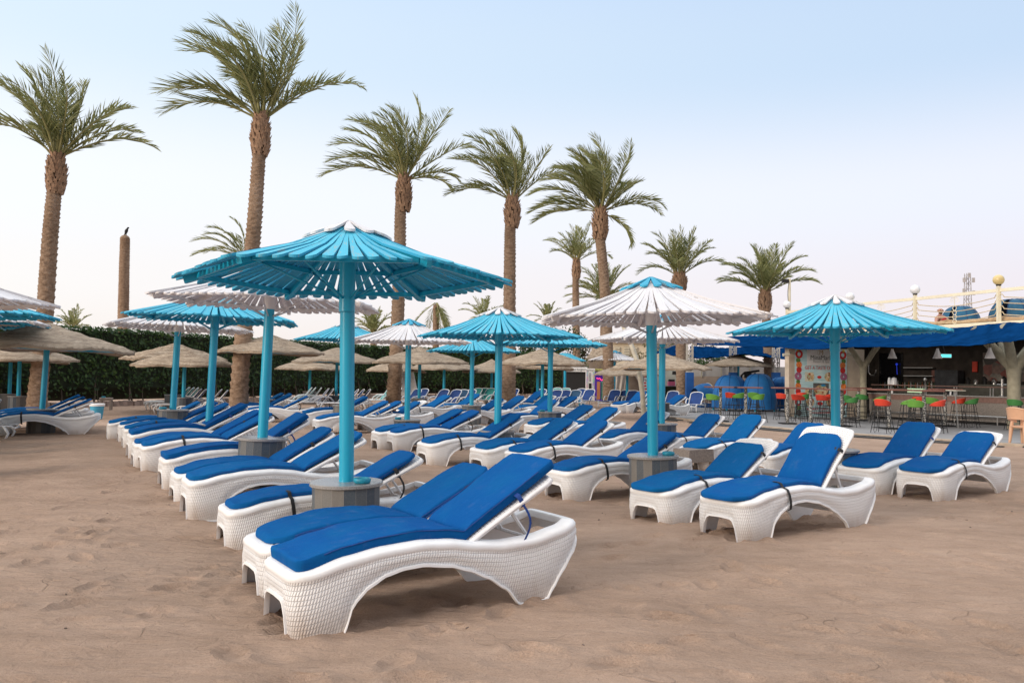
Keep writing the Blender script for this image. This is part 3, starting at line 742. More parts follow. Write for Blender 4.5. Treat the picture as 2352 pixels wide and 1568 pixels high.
# glazed bowls on the pedestals
def bowl_mesh():
    mb = MB(); mb.lathe([(.001, 0), (.062, 0), (.074, .012), (.078, .03), (.074, .046), (.066, .05), (.058, .046), (.054, .02), (.001, .012)], 24); return mb.mesh('ashtray', [MT['ash']], True, 60)
BO = bowl_mesh()
for (bi, dx, dy, lab) in ((0, .155, -.13, 'turquoise clay ashtray on the nearest stone pedestal'), (4, .17, -.06, 'turquoise clay ashtray on the pedestal of the near white parasol'), (3, -.14, -.12, 'turquoise clay ashtray on the fourth pedestal of the left row'), (6, -.20, -.05, 'turquoise clay ashtray on the pedestal under the central white parasol'), (7, -.20, -.08, 'turquoise clay ashtray on the pedestal of the half hidden far turquoise parasol')):
    b = BASES[bi]; o = obj('ashtray', BO, None); o.location = (b[0] + dx, b[1] + dy, b[2]); tag(o, lab, 'ashtray', 'clay ashtrays on the pedestals')
# ------------------------------------------------------------------ thatched parasols
def thatch_mesh(seed, rad, zt, zr):
    r_ = random.Random(seed); mb = MB(); o = Vector((seed * 3.7, seed * 1.3, 0)); NA, NR = 96, 27
    def f(a, b, low=0):
        an = 2 * pi * a; r = b; w = noise.noise(o + Vector((cos(an) * 1.3, sin(an) * 1.3, 0)))
        hx = 1 + .05 * cos(6 * an + seed)
        rr = rad * r * (1 + .07 * w * r) * (hx if r > .5 else 1)
        z = zt - (zt - zr) * (r ** .86) - (.07 * noise.noise(o + Vector((cos(an) * 2.4, sin(an) * 2.4, 5))) + .03 * w) * r ** 3 - .06 * max(0, r - .85) / .15
        z += .022 * noise.noise(o + Vector((cos(an) * r * 8, sin(an) * r * 8, 2))) + .012 * noise.noise(o + Vector((cos(an) * r * 24, sin(an) * r * 24, 2))) + .016 * (1 if (r * 9 % 1) > .75 else 0)
        rr *= 1 + .02 * r ** 4 * noise.noise(o + Vector((cos(an) * 9, sin(an) * 9, 1)))
        return Vector((rr * cos(an), rr * sin(an), z - low))
    mb.grid(lambda a, b: f(a, .01 + .99 * b), NA, NR, 0, (2.0, .6))
    mb.grid(lambda a, b: f(a, .01 + .985 * b, .045 + .01 * b), NA, NR, 0, (2.0, .6), True)
    mb.grid(lambda a, b: f(a, 1, .055 * b) + Vector((0, 0, .0)), NA, 1, 0, (2, .05), True)
    for i in range(1500):                            # loose straws round the rim
        a = r_.random(); p = f(a, r_.uniform(.95, 1.0) if i % 3 else r_.uniform(.1, .95)) + Vector((0, 0, .004)); an = 2 * pi * a; d = Vector((cos(an + r_.uniform(-.5, .5)), sin(an + r_.uniform(-.5, .5)), -r_.uniform(.2, 1.3) if i % 3 else r_.uniform(-.45, .15))).normalized(); l = r_.uniform(.04, .14)
        t = Vector((-sin(an), cos(an), 0)) * .006
        mb.add([p - t, p + t, p + d * l], [(0, 1, 2)], 0, [[(a * 2, .5), (a * 2 + .01, .5), (a * 2, .6)]])
    return mb.mesh('thatch', [MT['thatch']], True, 60)
TH = [thatch_mesh(i + 1, 1.78, 2.58, 2.02) for i in range(4)]
def thframe():
    mb = MB()
    for k in range(6):
        a = k * pi / 3; mb.tube([(0, 0, 2.40), (1.6 * cos(a), 1.6 * sin(a), 1.97)], .022, 5); b = a + pi / 3
        mb.tube([(1.58 * cos(a), 1.58 * sin(a), 1.965), (1.58 * cos(b), 1.58 * sin(b), 1.965)], .026, 5)
    return mb.mesh('thatch_frame', [MT['pole']], True)
TF = thframe(); TPOLE = m_tube([(0, 0, .58), (0, 0, 2.45)], .063, 16, MT['pole'], 'pole')
def thatch_parasol(x, Y, z, rz, label, k=0, s=1.0, h=0.0, tilt=(0, 0)):
    t = thing('thatched_parasol', label, 'parasol', (x, Y, z), 0, 'thatched beach parasols'); t.rotation_euler = (tilt[0], tilt[1], R(rz))
    obj('pedestal', PM, None, t); obj('pedestal_top', PT, None, t); po = obj('pole', TPOLE, None, t); po.scale.z = (2.42 + h) / 2.42
    for nm, me in (('thatch', TH[k % 4]), ('frame', TF)):
        o = obj(nm, me, None, t); o.scale = (s, s, 1); o.location.z = h
    GROUND.append((x, Y, z))
def TP(px, Y, py, z, label, k, rz, s=1.0, tilt=(0, 0), h=None):
    """px, py: peak of the roof in the survey"""
    p = at(px, py, Y); thatch_parasol(p.x, Y, z, rz, label, k, s, (p.z - z - 2.58) if h is None else h, tilt)
T_ = 'thatched parasol '
TP(102, 19.2, 741, .03, 'large ragged ' + T_ + 'at left with drooping right corner', 0, 20, 1.02, (0, R(2)), 0.02)
TP(47, 27.5, 783, .02, T_ + 'behind the large ragged one at left, straight blue rim', 1, 10, .98)
TP(26, 29.5, 788, .02, T_ + 'farthest at the left edge, mostly hidden behind two others', 2, 50, .95)
TP(402, 31, 786, .03, T_ + 'against the hedge, just left of the fourth pole of the left row', 3, 0, .98)
TP(425, 28.5, 797, .02, 'flat ' + T_ + 'between two turquoise poles of the left row', 1, 25, .95)
TP(622, 27.7, 766, .02, 'tall ' + T_ + 'with torn left brim behind the second turquoise pole', 2, 75, .98)
TP(775, 34, 796, .0, T_ + 'with ragged brim half hidden by the nearest turquoise pole', 0, 110, 1.0)
TP(713, 40, 817, .0, 'small ' + T_ + 'with pale stripes in front of the hedge', 3, 35, .92)
TP(965, 32, 795, .0, 'wavy ' + T_ + 'right under the central white parasol', 1, 60, 1.02)
TP(908, 41, 822, .0, 'small ' + T_ + 'partly behind a palm trunk near the hedge', 2, 15, .8)
TP(1021, 39.5, 817, .0, 'neat ' + T_ + 'with its slim pole before the dark hedge', 0, 45, .92)
TP(1130, 40.5, 824, .0, 'small ' + T_ + 'mostly behind the central turquoise pole', 1, 85, .75)
TP(1247, 31.5, 798, .0, 'broad ' + T_ + 'under the half hidden turquoise parasol', 3, 5, .92)
TP(1236, 36, 812, .0, 'dark ' + T_ + 'hidden below the broad one, thin second pole', 2, 30, .8)
TP(1520, 31, 808, .0, 'broad ' + T_ + 'behind the two right-hand poles', 0, 70, 1.0)
TP(1441, 40, 830, .0, 'low ' + T_ + 'left of the slanted cream pole', 1, 20, .85)
TP(1696, 45.0, 813, .0, 'pointed ' + T_ + 'above the blue dome shelters', 2, 0, 1.0)
# ------------------------------------------------------------------ sling loungers with arms (foot x = 0, head end x = 1.9)
def sling_parts(ang):
    a = R(ang); hx, hz = 1.08, .31; d = Vector((cos(a), 0, sin(a))); nn = Vector((-sin(a), 0, cos(a)))
    fr = MB()
    for s_ in (-1, 1):
        y = .31 * s_
        fr.tube([(.02, y * .9, .22), (.0, y, .30), (.10, y, .35), (.5, y, .345), (hx, y, .335), (1.5, y, .33), (1.86, y, .32), (1.9, y * .9, .26)], .021, 8)
        fr.tube([(.14, y, .34), (.06, y, .17), (.12, y * 1.02, 0)], [.03, .026, .02], 7)
        fr.tube([(1.70, y, .33), (1.80, y, .17), (1.72, y * 1.02, 0)], [.03, .026, .02], 7)
    fr.tube([(.01, -.29, .26), (-.01, 0, .27), (.01, .29, .26)], .026, 8); fr.tube([(1.9, -.29, .28), (1.9, .29, .28)], .022, 6)
    fr.tube([(hx, -.31, .33), (hx, .31, .33)], .02, 6)
    ar = []
    for s_ in (-1, 1):
        m = MB(); y = .335 * s_
        m.tube([(.78, y, .34), (.86, y * 1.03, .46), (1.02, y * 1.06, .55), (1.22, y * 1.06, .575), (1.42, y * 1.03, .53), (1.58, y, .34)], [.018, .024, .027, .027, .024, .018], 8); ar.append(m.mesh('armrest', [MT['white']], True))
    st = MB()
    def top(u, v): return (.04 + (hx - .05) * u, (v - .5) * .57, .345 + .008 * sin(pi * u) - .02 * sin(pi * v) * .6)
    st.grid(top, 12, 4); st.grid(lambda u, v: Vector(top(u, v)) - Vector((0, 0, .008)), 12, 4, 0, None, True)
    bk = MB(); L = .74; o = Vector((hx, 0, hz))
    loop = []
    for k in range(25):
        t = k / 24
        if t < .3: s_, y = t / .3 * (L - .16), -.285
        elif t > .7: s_, y = (1 - t) / .3 * (L - .16), .285
        else:
            q = (t - .3) / .4 * pi; y = -.285 * cos(q) * (1 if abs(cos(q)) < .8 else 1); s_ = L - .16 + .16 * sin(q) ** .7
        loop.append(o + d * s_ + Vector((0, y, 0)) + nn * (.03 * (s_ / L) ** 2))
    bk.tube(loop, .019, 8)
    bf = MB()
    def bp(u, v):
        s_ = L * .98 * u; w = .265 - (.12 * ((s_ - L + .16) / .16) ** 2 if s_ > L - .16 else 0)
        return o + d * s_ + Vector((0, (v - .5) * 2 * w, 0)) + nn * (.03 * (s_ / L) ** 2 - .015 * sin(pi * v))
    bf.grid(bp, 12, 4); bf.grid(lambda u, v: bp(u, v) - nn * .008, 12, 4, 0, None, True)
    return fr, ar, st, bk, bf
_sl = {}
def sling(px, py, yaw, label, c='navy', ang=48, flat=False):
    a = R(ang); key = (ang,)
    if key not in _sl:
        fr, ar, st, bk, bf = sling_parts(ang)
        _sl[key] = (fr.mesh('sling_frame', [MT['white']], True), ar, {m: st.mesh('sling_seat', [MT[m]], True) for m in ('navy', 'teal', 'slate')}, bk.mesh('sling_back_frame', [MT['white']], True), {m: bf.mesh('sling_back', [MT[m]], True) for m in ('navy', 'teal', 'slate')})
    fr, ar, st, bk, bf = _sl[key]
    lx, lz = 1.08 + .72 * cos(a), .31 + .74 * sin(a); P = gp(px, py, lz); y = R(yaw)
    loc = Vector((P.x - lx * cos(y), P.y - lx * sin(y), 0))
    t = thing('sling_lounger', label, 'sun lounger', loc, y, 'white framed sling loungers at the back of the beach')
    obj('frame', fr, None, t)
    for m in ar: obj('armrest', m, None, t)
    obj('seat_sling', st[c], None, t); b = obj('back_frame', bk, None, t); obj('back_sling', bf[c], None, b)
    return t
SL = 'sling lounger '
for px, py, yaw, c, lab in (
 (436, 890.5, 12, 'teal', 'teal ' + SL + 'at left by the hedge, farthest of three behind a turquoise pole'),
 (446, 891, 12, 'teal', 'teal ' + SL + 'at left by the hedge, middle of three behind a turquoise pole'),
 (456, 891.5, 12, 'teal', 'teal ' + SL + 'at left by the hedge, nearest of three behind a turquoise pole'),
 (463, 894.5, 13, 'navy', 'navy ' + SL + 'beside three teal ones at left, crossed by a turquoise pole'),
 (474, 895, 13, 'navy', 'navy ' + SL + 'mostly hidden by the third pole of the left row'),
 (510, 895.5, 14, 'navy', 'navy ' + SL + 'standing alone just left of a thick palm trunk, back fully visible'),
 (524, 897.5, 14, 'navy', 'navy ' + SL + 'with its back partly behind a thick palm trunk'),
 (717, 891, 16, 'teal', 'teal ' + SL + 'before the hedge trunks, farthest of three right of a slim pole'),
 (726, 891, 16, 'teal', 'teal ' + SL + 'before the hedge trunks, middle one of three right of a slim pole'),
 (739, 891.5, 16, 'teal', 'teal ' + SL + 'before the hedge trunks, nearest of three right of a slim pole'),
 (756, 893, 17, 'navy', 'navy ' + SL + 'left of the nearest turquoise pole, farther one of two'),
 (767, 893.5, 17, 'navy', 'navy ' + SL + 'left of the nearest turquoise pole, nearer one of two'),
 (824, 895, 18, 'navy', 'navy ' + SL + 'right of the nearest turquoise pole, leftmost of three upright backs'),
 (837, 894.7, 18, 'navy', 'navy ' + SL + 'right of the nearest turquoise pole, middle of three upright backs'),
 (851, 895, 18, 'navy', 'navy ' + SL + 'right of the nearest turquoise pole, rightmost of three upright backs'),
 (898, 891, 22, 'teal', 'teal ' + SL + 'with its back hidden by a palm trunk, pale arm showing at left'),
 (921, 891.5, 24, 'teal', 'teal ' + SL + 'just right of a palm trunk, below a white banner stand'),
 (962, 894, 44, 'navy', 'navy ' + SL + 'behind a slim pole right of the white banner stand'),
 (978, 893.5, 46, 'navy', 'navy ' + SL + 'right of a slim pole near the white banner stand, one arm curled'),
 (1024, 895, 50, 'navy', 'navy ' + SL + 'crossed by a slim pole on a small pedestal before the dark hedge'),
 (1052, 895.5, 50, 'navy', 'navy ' + SL + 'before the dark hedge, left of a slate-coloured one'),
 (1068, 895.5, 50, 'slate', 'slate-blue ' + SL + 'before the dark hedge, between two navy ones'),
 (1086, 895, 50, 'navy', 'navy ' + SL + 'behind a turquoise pole, beside a teal trio'),
 (1101, 891.5, 48, 'teal', 'teal ' + SL + 'left one of three between two poles in the centre distance'),
 (1116, 891.5, 48, 'teal', 'teal ' + SL + 'middle one of three between two poles in the centre distance'),
 (1130, 892, 48, 'teal', 'teal ' + SL + 'right one of three between two poles in the centre distance'),
 (1184, 893, 50, 'navy', 'navy ' + SL + 'just right of the curved central palm trunk'),
 (1247, 894, 52, 'navy', 'navy ' + SL + 'seen between two thin poles right of centre'),
 (1282, 891, 54, 'teal', 'teal ' + SL + 'by the black shop entrance, back to a navy one at left'),
 (1302, 891.5, 54, 'teal', 'teal ' + SL + 'under the black shop entrance, behind a second navy one'),
 (1282, 896, 55, 'navy', 'navy ' + SL + 'before the shop entrance, leftmost of the front line'),
 (1302, 896, 55, 'navy', 'navy ' + SL + 'before the shop entrance, second of the front line'),
 (1325, 896.5, 55, 'slate', 'slate-blue ' + SL + 'before the black shop entrance'),
 (1338, 893, 56, 'navy', 'navy ' + SL + 'half hidden behind a navy one at the tattoo posters'),
 (1357, 894.5, 56, 'navy', 'navy ' + SL + 'in front of the tall tattoo posters, arm curved low'),
 (1415, 895.5, 62, 'navy', 'navy ' + SL + 'right of a palm trunk before the cream tent curtain'),
 (1440, 896, 62, 'navy', 'navy ' + SL + 'in the mouth of the cream tent, left one behind a pedestal'),
 (1456, 897, 62, 'navy', 'navy ' + SL + 'before the cream tent, left of the slanted cream pole'),
 (1479, 897.5, 62, 'navy', 'navy ' + SL + 'hidden between the slanted cream pole and the turquoise one'),
 (1548, 898.5, 60, 'navy', 'navy ' + SL + 'left of the stout palm trunk before the glass kiosk'),
 (1602, 901, 64, 'navy', 'navy ' + SL + 'right of the stout palm trunk, arm curving to the front'),
 (1628, 892, 64, 'teal', 'dark teal ' + SL + 'in the shade of the small open shelter')):
    sling(px, py, yaw, lab, c)
p = gp(-15, 985, .35)
sling(0, 919, 20, 'white ' + SL + 'at the left edge behind the side-on wicker trio', 'teal', 48)
for k in range(5):
    t = sling(22 - 7 * k, 948 + 1.5 * k, -12, ('pale ' + SL + 'at the left edge, stacked in a pile, ' + ('topmost', 'second from the top', 'third from the top', 'second from the bottom', 'lowest')[k]), 'teal', 8)
    q = gp(-3, 1042, 0); t.location = (q.x - 2.42, q.y + .25, .02 + .10 * (4 - k)); t.rotation_euler = (0, 0, R(4 - 1.5 * k))
# ------------------------------------------------------------------ date palms
def palm_trunk(pts, r0, r1, seed, booted=True):
    """swept trunk covered with overlapping leaf scars"""
    r_ = random.Random(seed); mb = MB(); pts = [Vector(p) for p in pts]
    def pos(t):
        k = t * (len(pts) - 1); i = min(int(k), len(pts) - 2); f = k - i
        p0, p1, p2, p3 = pts[max(i - 1, 0)], pts[i], pts[i + 1], pts[min(i + 2, len(pts) - 1)]
        return .5 * ((2 * p1) + (p2 - p0) * f + (2 * p0 - 5 * p1 + 4 * p2 - p3) * f * f + (3 * p1 - p0 - 3 * p2 + p3) * f ** 3)
    H = (pts[-1] - pts[0]).length; pitch = .17; nr = int(H / pitch) * 5; nc = 20; vs = []
    ph = [r_.random() for _ in range(nc)]
    for i in range(nr + 1):
        t = i / nr; c = pos(t); rad = r0 + (r1 - r0) * t + .06 * math.exp(-t * 14); h = t * H
        for j in range(nc):
            a = 2 * pi * j / nc; f = (h / pitch + .5 * ((j // 2) % 2) + .12 * ph[j]) % 1
            off = .045 * f ** 1.6 * (.7 + .5 * (j % 2)) + .014 * noise.noise(Vector((a * 2, h * 5, seed)))
            rr = rad + off - .012
            vs.append(c + Vector((rr * cos(a), rr * sin(a), .02 * f)))
    fs = [(i * nc + j, i * nc + (j + 1) % nc, (i + 1) * nc + (j + 1) % nc, (i + 1) * nc + j) for i in range(nr) for j in range(nc)]
    fs.append(tuple(nr * nc + j for j in range(nc)))
    mb.add(vs, fs); return mb
def stubs(top, r, seed, h=1.0, n=150):
    """old leaf bases below the crown"""
    r_ = random.Random(seed); mb = MB()
    for i in range(n):
        t = i / n; a = i * 2.39996 + r_.uniform(-.2, .2); z = -h + h * 1.12 * t
        rr = r * (1.12 + .62 * max(0, sin(min(1, .12 + t * .95) * pi)) ** .8)
        o = Vector((cos(a), sin(a), 0)); s_ = Vector((-sin(a), cos(a), 0)); b = top + o * (rr - .10) + Vector((0, 0, z))
        d = (o * r_.uniform(.55, .9) + Vector((0, 0, r_.uniform(.9, 1.3)))).normalized(); l = r_.uniform(.22, .38) * (r / .22) * .8; w = .07 * (r / .22)
        q = b + d * l; n_ = d.cross(s_) * .035
        mb.add([b - s_ * w, b + s_ * w, q + s_ * w * .55, q - s_ * w * .55, b - s_ * w - n_ * 2, b + s_ * w - n_ * 2], [(0, 1, 2, 3), (5, 4, 3, 2), (0, 3, 4), (1, 5, 2)])
    return mb
def frond(lf, rc, base, az, el, L, seed, droop=.9, wind=(0, 0, 0), nl=46, lw=.035, ll=.52):
    r_ = random.Random(seed); p = Vector(base); d = Vector((cos(az) * cos(el), sin(az) * cos(el), sin(el)))
    n = 16; st = L / n; P = [p.copy()]; D = [d.copy()]; wv = Vector(wind)
    for i in range(n):
        t = (i + 1) / n
        d = (d + (Vector((0, 0, -1)) * droop * .13 * t + wv * .10 * t)).normalized()
        p = p + d * st; P.append(p.copy()); D.append(d.copy())
    rc.tube(P, [.035 * (1 - .85 * i / n) + .004 for i in range(n + 1)], 4, 0, False)
    for i in range(nl):
        t = .14 + .86 * (i + .5) / nl; k = t * n; a = min(int(k), n - 1); f = k - a
        c = P[a].lerp(P[a + 1], f); dd = D[a].lerp(D[a + 1], f).normalized()
        sd = dd.cross(Vector((0, 0, 1)));
        if sd.length < .15: sd = Vector((-sin(az), cos(az), 0))
        sd.normalize(); upv = sd.cross(dd).normalized()
        fwd = .85 + .75 * t ** 1.5; l = ll * (.5 + 1.1 * sin(pi * min(1, t * .8 + .12)) ** .8) * (1.0 if t < .8 else 1 - (t - .8) * 2.2)
        for s_ in (-1, 1):
            if r_.random() < .05: continue
            v = (dd * fwd * r_.uniform(.8, 1.2) + sd * s_ * r_.uniform(.75, 1.0) + upv * r_.uniform(.0, .55)).normalized()
            e = c + v * l * r_.uniform(.8, 1.12); e += Vector((0, 0, -1)) * l * r_.uniform(.0, .2) + wv * l * .22
            m = c.lerp(e, .45) + upv * l * .04; w = (v.cross(upv)).normalized() * lw * r_.uniform(.7, 1.15) * .5
            if r_.random() < .5: w = (w + upv * lw * .3)
            lf.add([c - w * .5, m - w, e, m + w], [(0, 1, 2), (0, 2, 3)])
def palm(label, pts, r0, r1, seed, nf_=30, L=3.2, els=(-10, 80), wind=(-.7, .1, 0), extra=(), stub=True, boot_h=1.0, name='date_palm', nl=38, dense=1.0, lw=.032, group='date palms above the beach', trunk=True, droop=1.0, low_skip=None):
    base = Vector(pts[0]); t = thing(name, label, 'palm tree', base, 0, group); rel = [Vector(p) - base for p in pts]
    if trunk: obj('trunk', palm_trunk(rel, r0, r1, seed), [MT['trunk']], t, True, 50)
    top = rel[-1]
    if stub: obj('leaf_bases', stubs(top + Vector((0, 0, .1)), r1, seed + 1, boot_h), [MT['stub']], t, False)
    r_ = random.Random(seed + 5); lf, rc = MB(), MB()
    for i in range(nf_):
        q = (i + .5) / nf_; el = R(els[0] + (els[1] - els[0]) * q ** .8 + r_.uniform(-7, 7)); az = i * 2.39996 + r_.uniform(-.3, .3)
        if low_skip and el < R(38) and r_.random() < low_skip: continue
        # wind pushes the crown over
        frond(lf, rc, top + Vector((.10 * cos(az), .10 * sin(az), .15)), az, el, L * r_.uniform(.8, 1.06) * (1 - .22 * max(0, q - .85) / .15), seed * 100 + i, droop * r_.uniform(.6, 1.25), wind, nl, lw, .15 * L)
    for (az, el, l) in extra: frond(lf, rc, top + Vector((0, 0, .1)), R(az), R(el), l, seed * 77 + int(az), droop, wind, nl, lw, .155 * L)
    obj('fronds', lf, [MT['frond']], t, False); obj('frond_ribs', rc, [MT['rachis']], t, True)
    return t
def PT3(Y, *px): return [at(x, y, Y) if i else Vector((at(x, y, Y).x, Y, -.1)) for i, (x, y) in enumerate(px)]
# world x = picture right, so the wind blows towards -x
palm('tall date palm with bare lower trunk rising at the far left', PT3(27, (82, 940), (100, 760), (114, 560), (124, 440), (130, 372)), .27, .19, 3, 20, 3.3, (44, 88), (-.45, 0, .0), extra=((8, 30, 3.3), (-8, 46, 3.2), (20, 55, 3.0), (175, 44, 3.2)), boot_h=1.15, low_skip=.0)
palm('tallest date palm with thick boot, crown reaching the top of the photo', PT3(27, (546, 940), (561, 740), (580, 560), (592, 400), (599, 285)), .27, .19, 8, 22, 3.7, (40, 88), (-.95, 0, .0), extra=((8, 42, 2.9), (-14, 56, 3.0), (172, 30, 3.6), (182, 40, 3.7)), boot_h=1.15, low_skip=.0)
palm('date palm with windswept crown and narrow waist, third tall one from left', PT3(34, (903, 930), (912, 760), (918, 600), (920, 480), (928, 420)), .28, .20, 13, 20, 3.5, (40, 88), (-.85, 0, 0), extra=((6, 24, 2.4), (-6, 12, 2.2), (178, 26, 3.6), (183, 38, 3.4), (20, 60, 2.9)), boot_h=1.3, low_skip=.0)
palm('date palm with straight trunk and drooping boot, left of the fullest crown', PT3(34.5, (1168, 935), (1170, 760), (1171, 600), (1172, 520), (1177, 468)), .27, .20, 19, 20, 3.2, (40, 88), (-.95, 0, 0), extra=((8, 74, 3.2), (176, 30, 2.9)), boot_h=1.1, low_skip=.0)
palm('date palm with the fullest crown and a curved trunk, right of centre', PT3(45, (1398, 930), (1396, 800), (1388, 650), (1378, 540), (1379, 492)), .29, .25, 27, 28, 4.2, (30, 88), (-.9, 0, 0), extra=((4, 22, 3.6), (-4, -20, 2.6), (178, 22, 4.0), (184, 10, 3.8), (6, 46, 3.0)), boot_h=1.5, nl=52, low_skip=.0)
palm('small slender date palm behind the fullest crown, thin pale trunk', PT3(62, (1325, 900), (1323, 720), (1322, 640), (1324, 604)), .28, .20, 31, 18, 2.9, (32, 88), (-.35, 0, 0), boot_h=1.3, lw=.055, nl=34)
palm('low bushy date palm peeping out behind the curved palm trunk', PT3(66, (1386, 900), (1386, 760), (1386, 690)), .28, .22, 37, 30, 3.2, (0, 84), (-.2, 0, 0), boot_h=.8, lw=.06, nl=34)
palm('date palm with open symmetrical crown behind the near white parasol', PT3(46, (1567, 930), (1564, 800), (1562, 690), (1560, 640)), .29, .24, 41, 20, 2.9, (30, 88), (-.25, 0, 0), boot_h=.9, lw=.045, nl=38)
palm('rightmost date palm, with dense round crown over the dome shelters', PT3(48, (1768, 930), (1764, 800), (1759, 720), (1757, 678)), .27, .22, 47, 26, 3.1, (20, 88), (-.2, 0, 0), boot_h=1.1, lw=.045, nl=40)
palm('leaning palm crown half hidden behind the tallest palm trunk at left', PT3(48, (575, 900), (568, 700), (562, 600)), .27, .2, 53, 3, 2.6, (60, 85), (-.9, 0, 0), extra=((150, 34, 3.2), (185, 44, 3.4), (205, 24, 3.0), (170, 56, 3.2), (195, 66, 3.0)), boot_h=.8, lw=.045, nl=36)
palm('tiny palm top peeping over the hedge at far left', PT3(62, (168, 900), (168, 780), (167, 757)), .25, .2, 59, 16, 1.7, (8, 86), (-.1, 0, 0), stub=False, lw=.07, nl=20)
palm('bushy palm top over the hedge between two blue parasols', PT3(62, (858, 900), (858, 780), (858, 768)), .25, .2, 61, 24, 2.1, (0, 86), (-.1, 0, 0), stub=False, lw=.07, nl=24)
palm('thin palm with one narrow upright tuft left of the central parasol', PT3(64, (1001, 900), (1001, 760), (1002, 700)), .25, .22, 67, 7, 2.6, (-70, -30), (.1, 0, 0), stub=False, lw=.06, nl=28, extra=((5, -62, 3.0), (30, -58, 2.9), (-20, -66, 2.8)))
palm('scraggy palm top behind the cap of the central turquoise parasol', PT3(62, (1108, 900), (1108, 760), (1110, 735)), .25, .2, 71, 14, 2.0, (0, 80), (-.2, 0, 0), stub=False, lw=.07, nl=22)
palm('small palm top left of the near white parasol roof', PT3(64, (1257, 900), (1257, 780), (1257, 738)), .25, .2, 73, 16, 1.5, (0, 86), (-.1, 0, 0), stub=False, lw=.07, nl=20)
p0 = PT3(52, (283, 900), (283, 740), (285, 640), (287, 548))
t = thing('palm_stump', 'bare headless palm trunk behind the hedge, small bird on top', 'palm trunk', p0[0]); rel = [p - p0[0] for p in p0]
mb = palm_trunk(rel, .34, .28, 91); mb.lathe([(.28, -.03), (.27, .08), (.20, .16), (.10, .22), (.001, .24)], 14, rel[-1]); obj('trunk', mb, [MT['trunk']], t, True, 50)
def sph_body(mb, pts, rs, n=12): mb.tube(pts, rs, n)
bd = at(288, 534, 52); mb = MB()
mb.tube([(0, -.02, -.16), (.02, 0, -.06), (.05, 0, .06), (.09, 0, .16), (.12, 0, .22), (.15, 0, .27), (.20, 0, .28), (.235, 0, .27)], [.02, .07, .10, .085, .05, .06, .05, .005], 12)
mb.tube([(.02, 0, -.04), (-.05, 0, -.18), (-.10, 0, -.30)], [.05, .045, .02], 8)
for s_ in (-1, 1): mb.tube([(.06, .03 * s_, -.05), (.07, .03 * s_, -.2)], .01, 5)
tag(obj('bird', mb, [simple('dark_feathers', (.02, .02, .022), .8, .3, 30)], None), 'small dark bird perched on the bare palm stump', 'bird').location = (bd.x, bd.y, rel[-1].z + p0[0].z + .40)
# ------------------------------------------------------------------ clipped hedge
HP = [Vector((-27.5, 18.5, 0)), Vector((-19.4, 31.2, 0)), Vector((-16.4, 36.0, 0)), Vector((-13.4, 41.5, 0)), Vector((-8.9, 51.5, 0)), Vector((-1.2, 56, 0)), Vector((4.2, 58.5, 0))]
HH = [3.25, 3.22, 3.2, 3.15, 3.15, 3.1, 2.9]
seg = []; tot = 0
for a, b in zip(HP, HP[1:]): seg.append((tot, (b - a).length, a, b)); tot += (b - a).length
def hp(s_):
    for i, (s0, l, a, b) in enumerate(seg):
        if s_ <= s0 + l or i == len(seg) - 1:
            k = (s_ - s0) / l; d = (b - a).normalized(); return a.lerp(b, k), d, HH[i] + (HH[i + 1] - HH[i]) * k
hedge = thing('hedge', 'long clipped dark green hedge closing the back of the beach', 'hedge', (0, 0, 0))
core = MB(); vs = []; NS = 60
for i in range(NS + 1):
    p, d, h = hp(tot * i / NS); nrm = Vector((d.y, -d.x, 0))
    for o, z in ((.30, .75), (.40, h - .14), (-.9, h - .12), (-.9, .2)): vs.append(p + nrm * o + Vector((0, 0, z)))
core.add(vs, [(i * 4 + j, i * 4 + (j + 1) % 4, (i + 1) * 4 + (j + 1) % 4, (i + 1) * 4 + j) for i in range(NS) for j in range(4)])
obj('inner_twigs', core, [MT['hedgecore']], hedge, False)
lf = MB(); r_ = random.Random(4)
for i in range(34000):
    s_ = r_.random() * tot; p, d, h = hp(s_); nrm = Vector((d.y, -d.x, 0)); k = r_.random()
    bump = .22 * noise.noise(Vector((s_ * .9, k * 3, 0))) + .12 * noise.noise(Vector((s_ * 3, k * 8, 5)))
    if k < .68:
        z = .35 + (h - .35) * (r_.random() ** .8); 
        if z < .9 and r_.random() < .55: continue
        q = p + nrm * (.50 + bump + r_.uniform(-.22, .12)) + Vector((0, 0, z)); nn = (nrm + Vector((r_.uniform(-1, 1), r_.uniform(-1, 1), r_.uniform(-.3, 1.0))) * .8).normalized()
    else:
        q = p + nrm * r_.uniform(-.9, .6) + Vector((0, 0, h + r_.uniform(-.16, .05) + bump * .15)); nn = Vector((r_.uniform(-.6, .6), r_.uniform(-.6, .6), 1)).normalized()
    t1 = nn.cross(Vector((r_.uniform(-1, 1), r_.uniform(-1, 1), r_.uniform(-1, 1)))).normalized(); t2 = nn.cross(t1); a = r_.uniform(.05, .11); b = a * r_.uniform(.4, .65)
    lf.add([q - t1 * a, q + t2 * b, q + t1 * a, q - t2 * b], [(0, 1, 2, 3)])
obj('foliage', lf, [MT['hedge']], hedge, False)
for i in range(70):
    st = MB(); s_ = tot * (i + r_.random()) / 70; p, d, h = hp(s_); nrm = Vector((d.y, -d.x, 0)); q = p + nrm * r_.uniform(.25, .55); x = r_.uniform(-.35, .35)
    w_ = r_.uniform(.02, .05); st.tube([q, q + d * x * .5 + nrm * r_.uniform(-.1, .08) + Vector((0, 0, .4)), q + d * x * .3 - nrm * r_.uniform(0, .15) + Vector((0, 0, .8)), q + d * x - nrm * .25 + Vector((0, 0, 1.25))], [w_ * 1.3, w_, w_ * .8, .015], 6); obj('stem', st, [MT['twig']], hedge, True)
eg = MB()
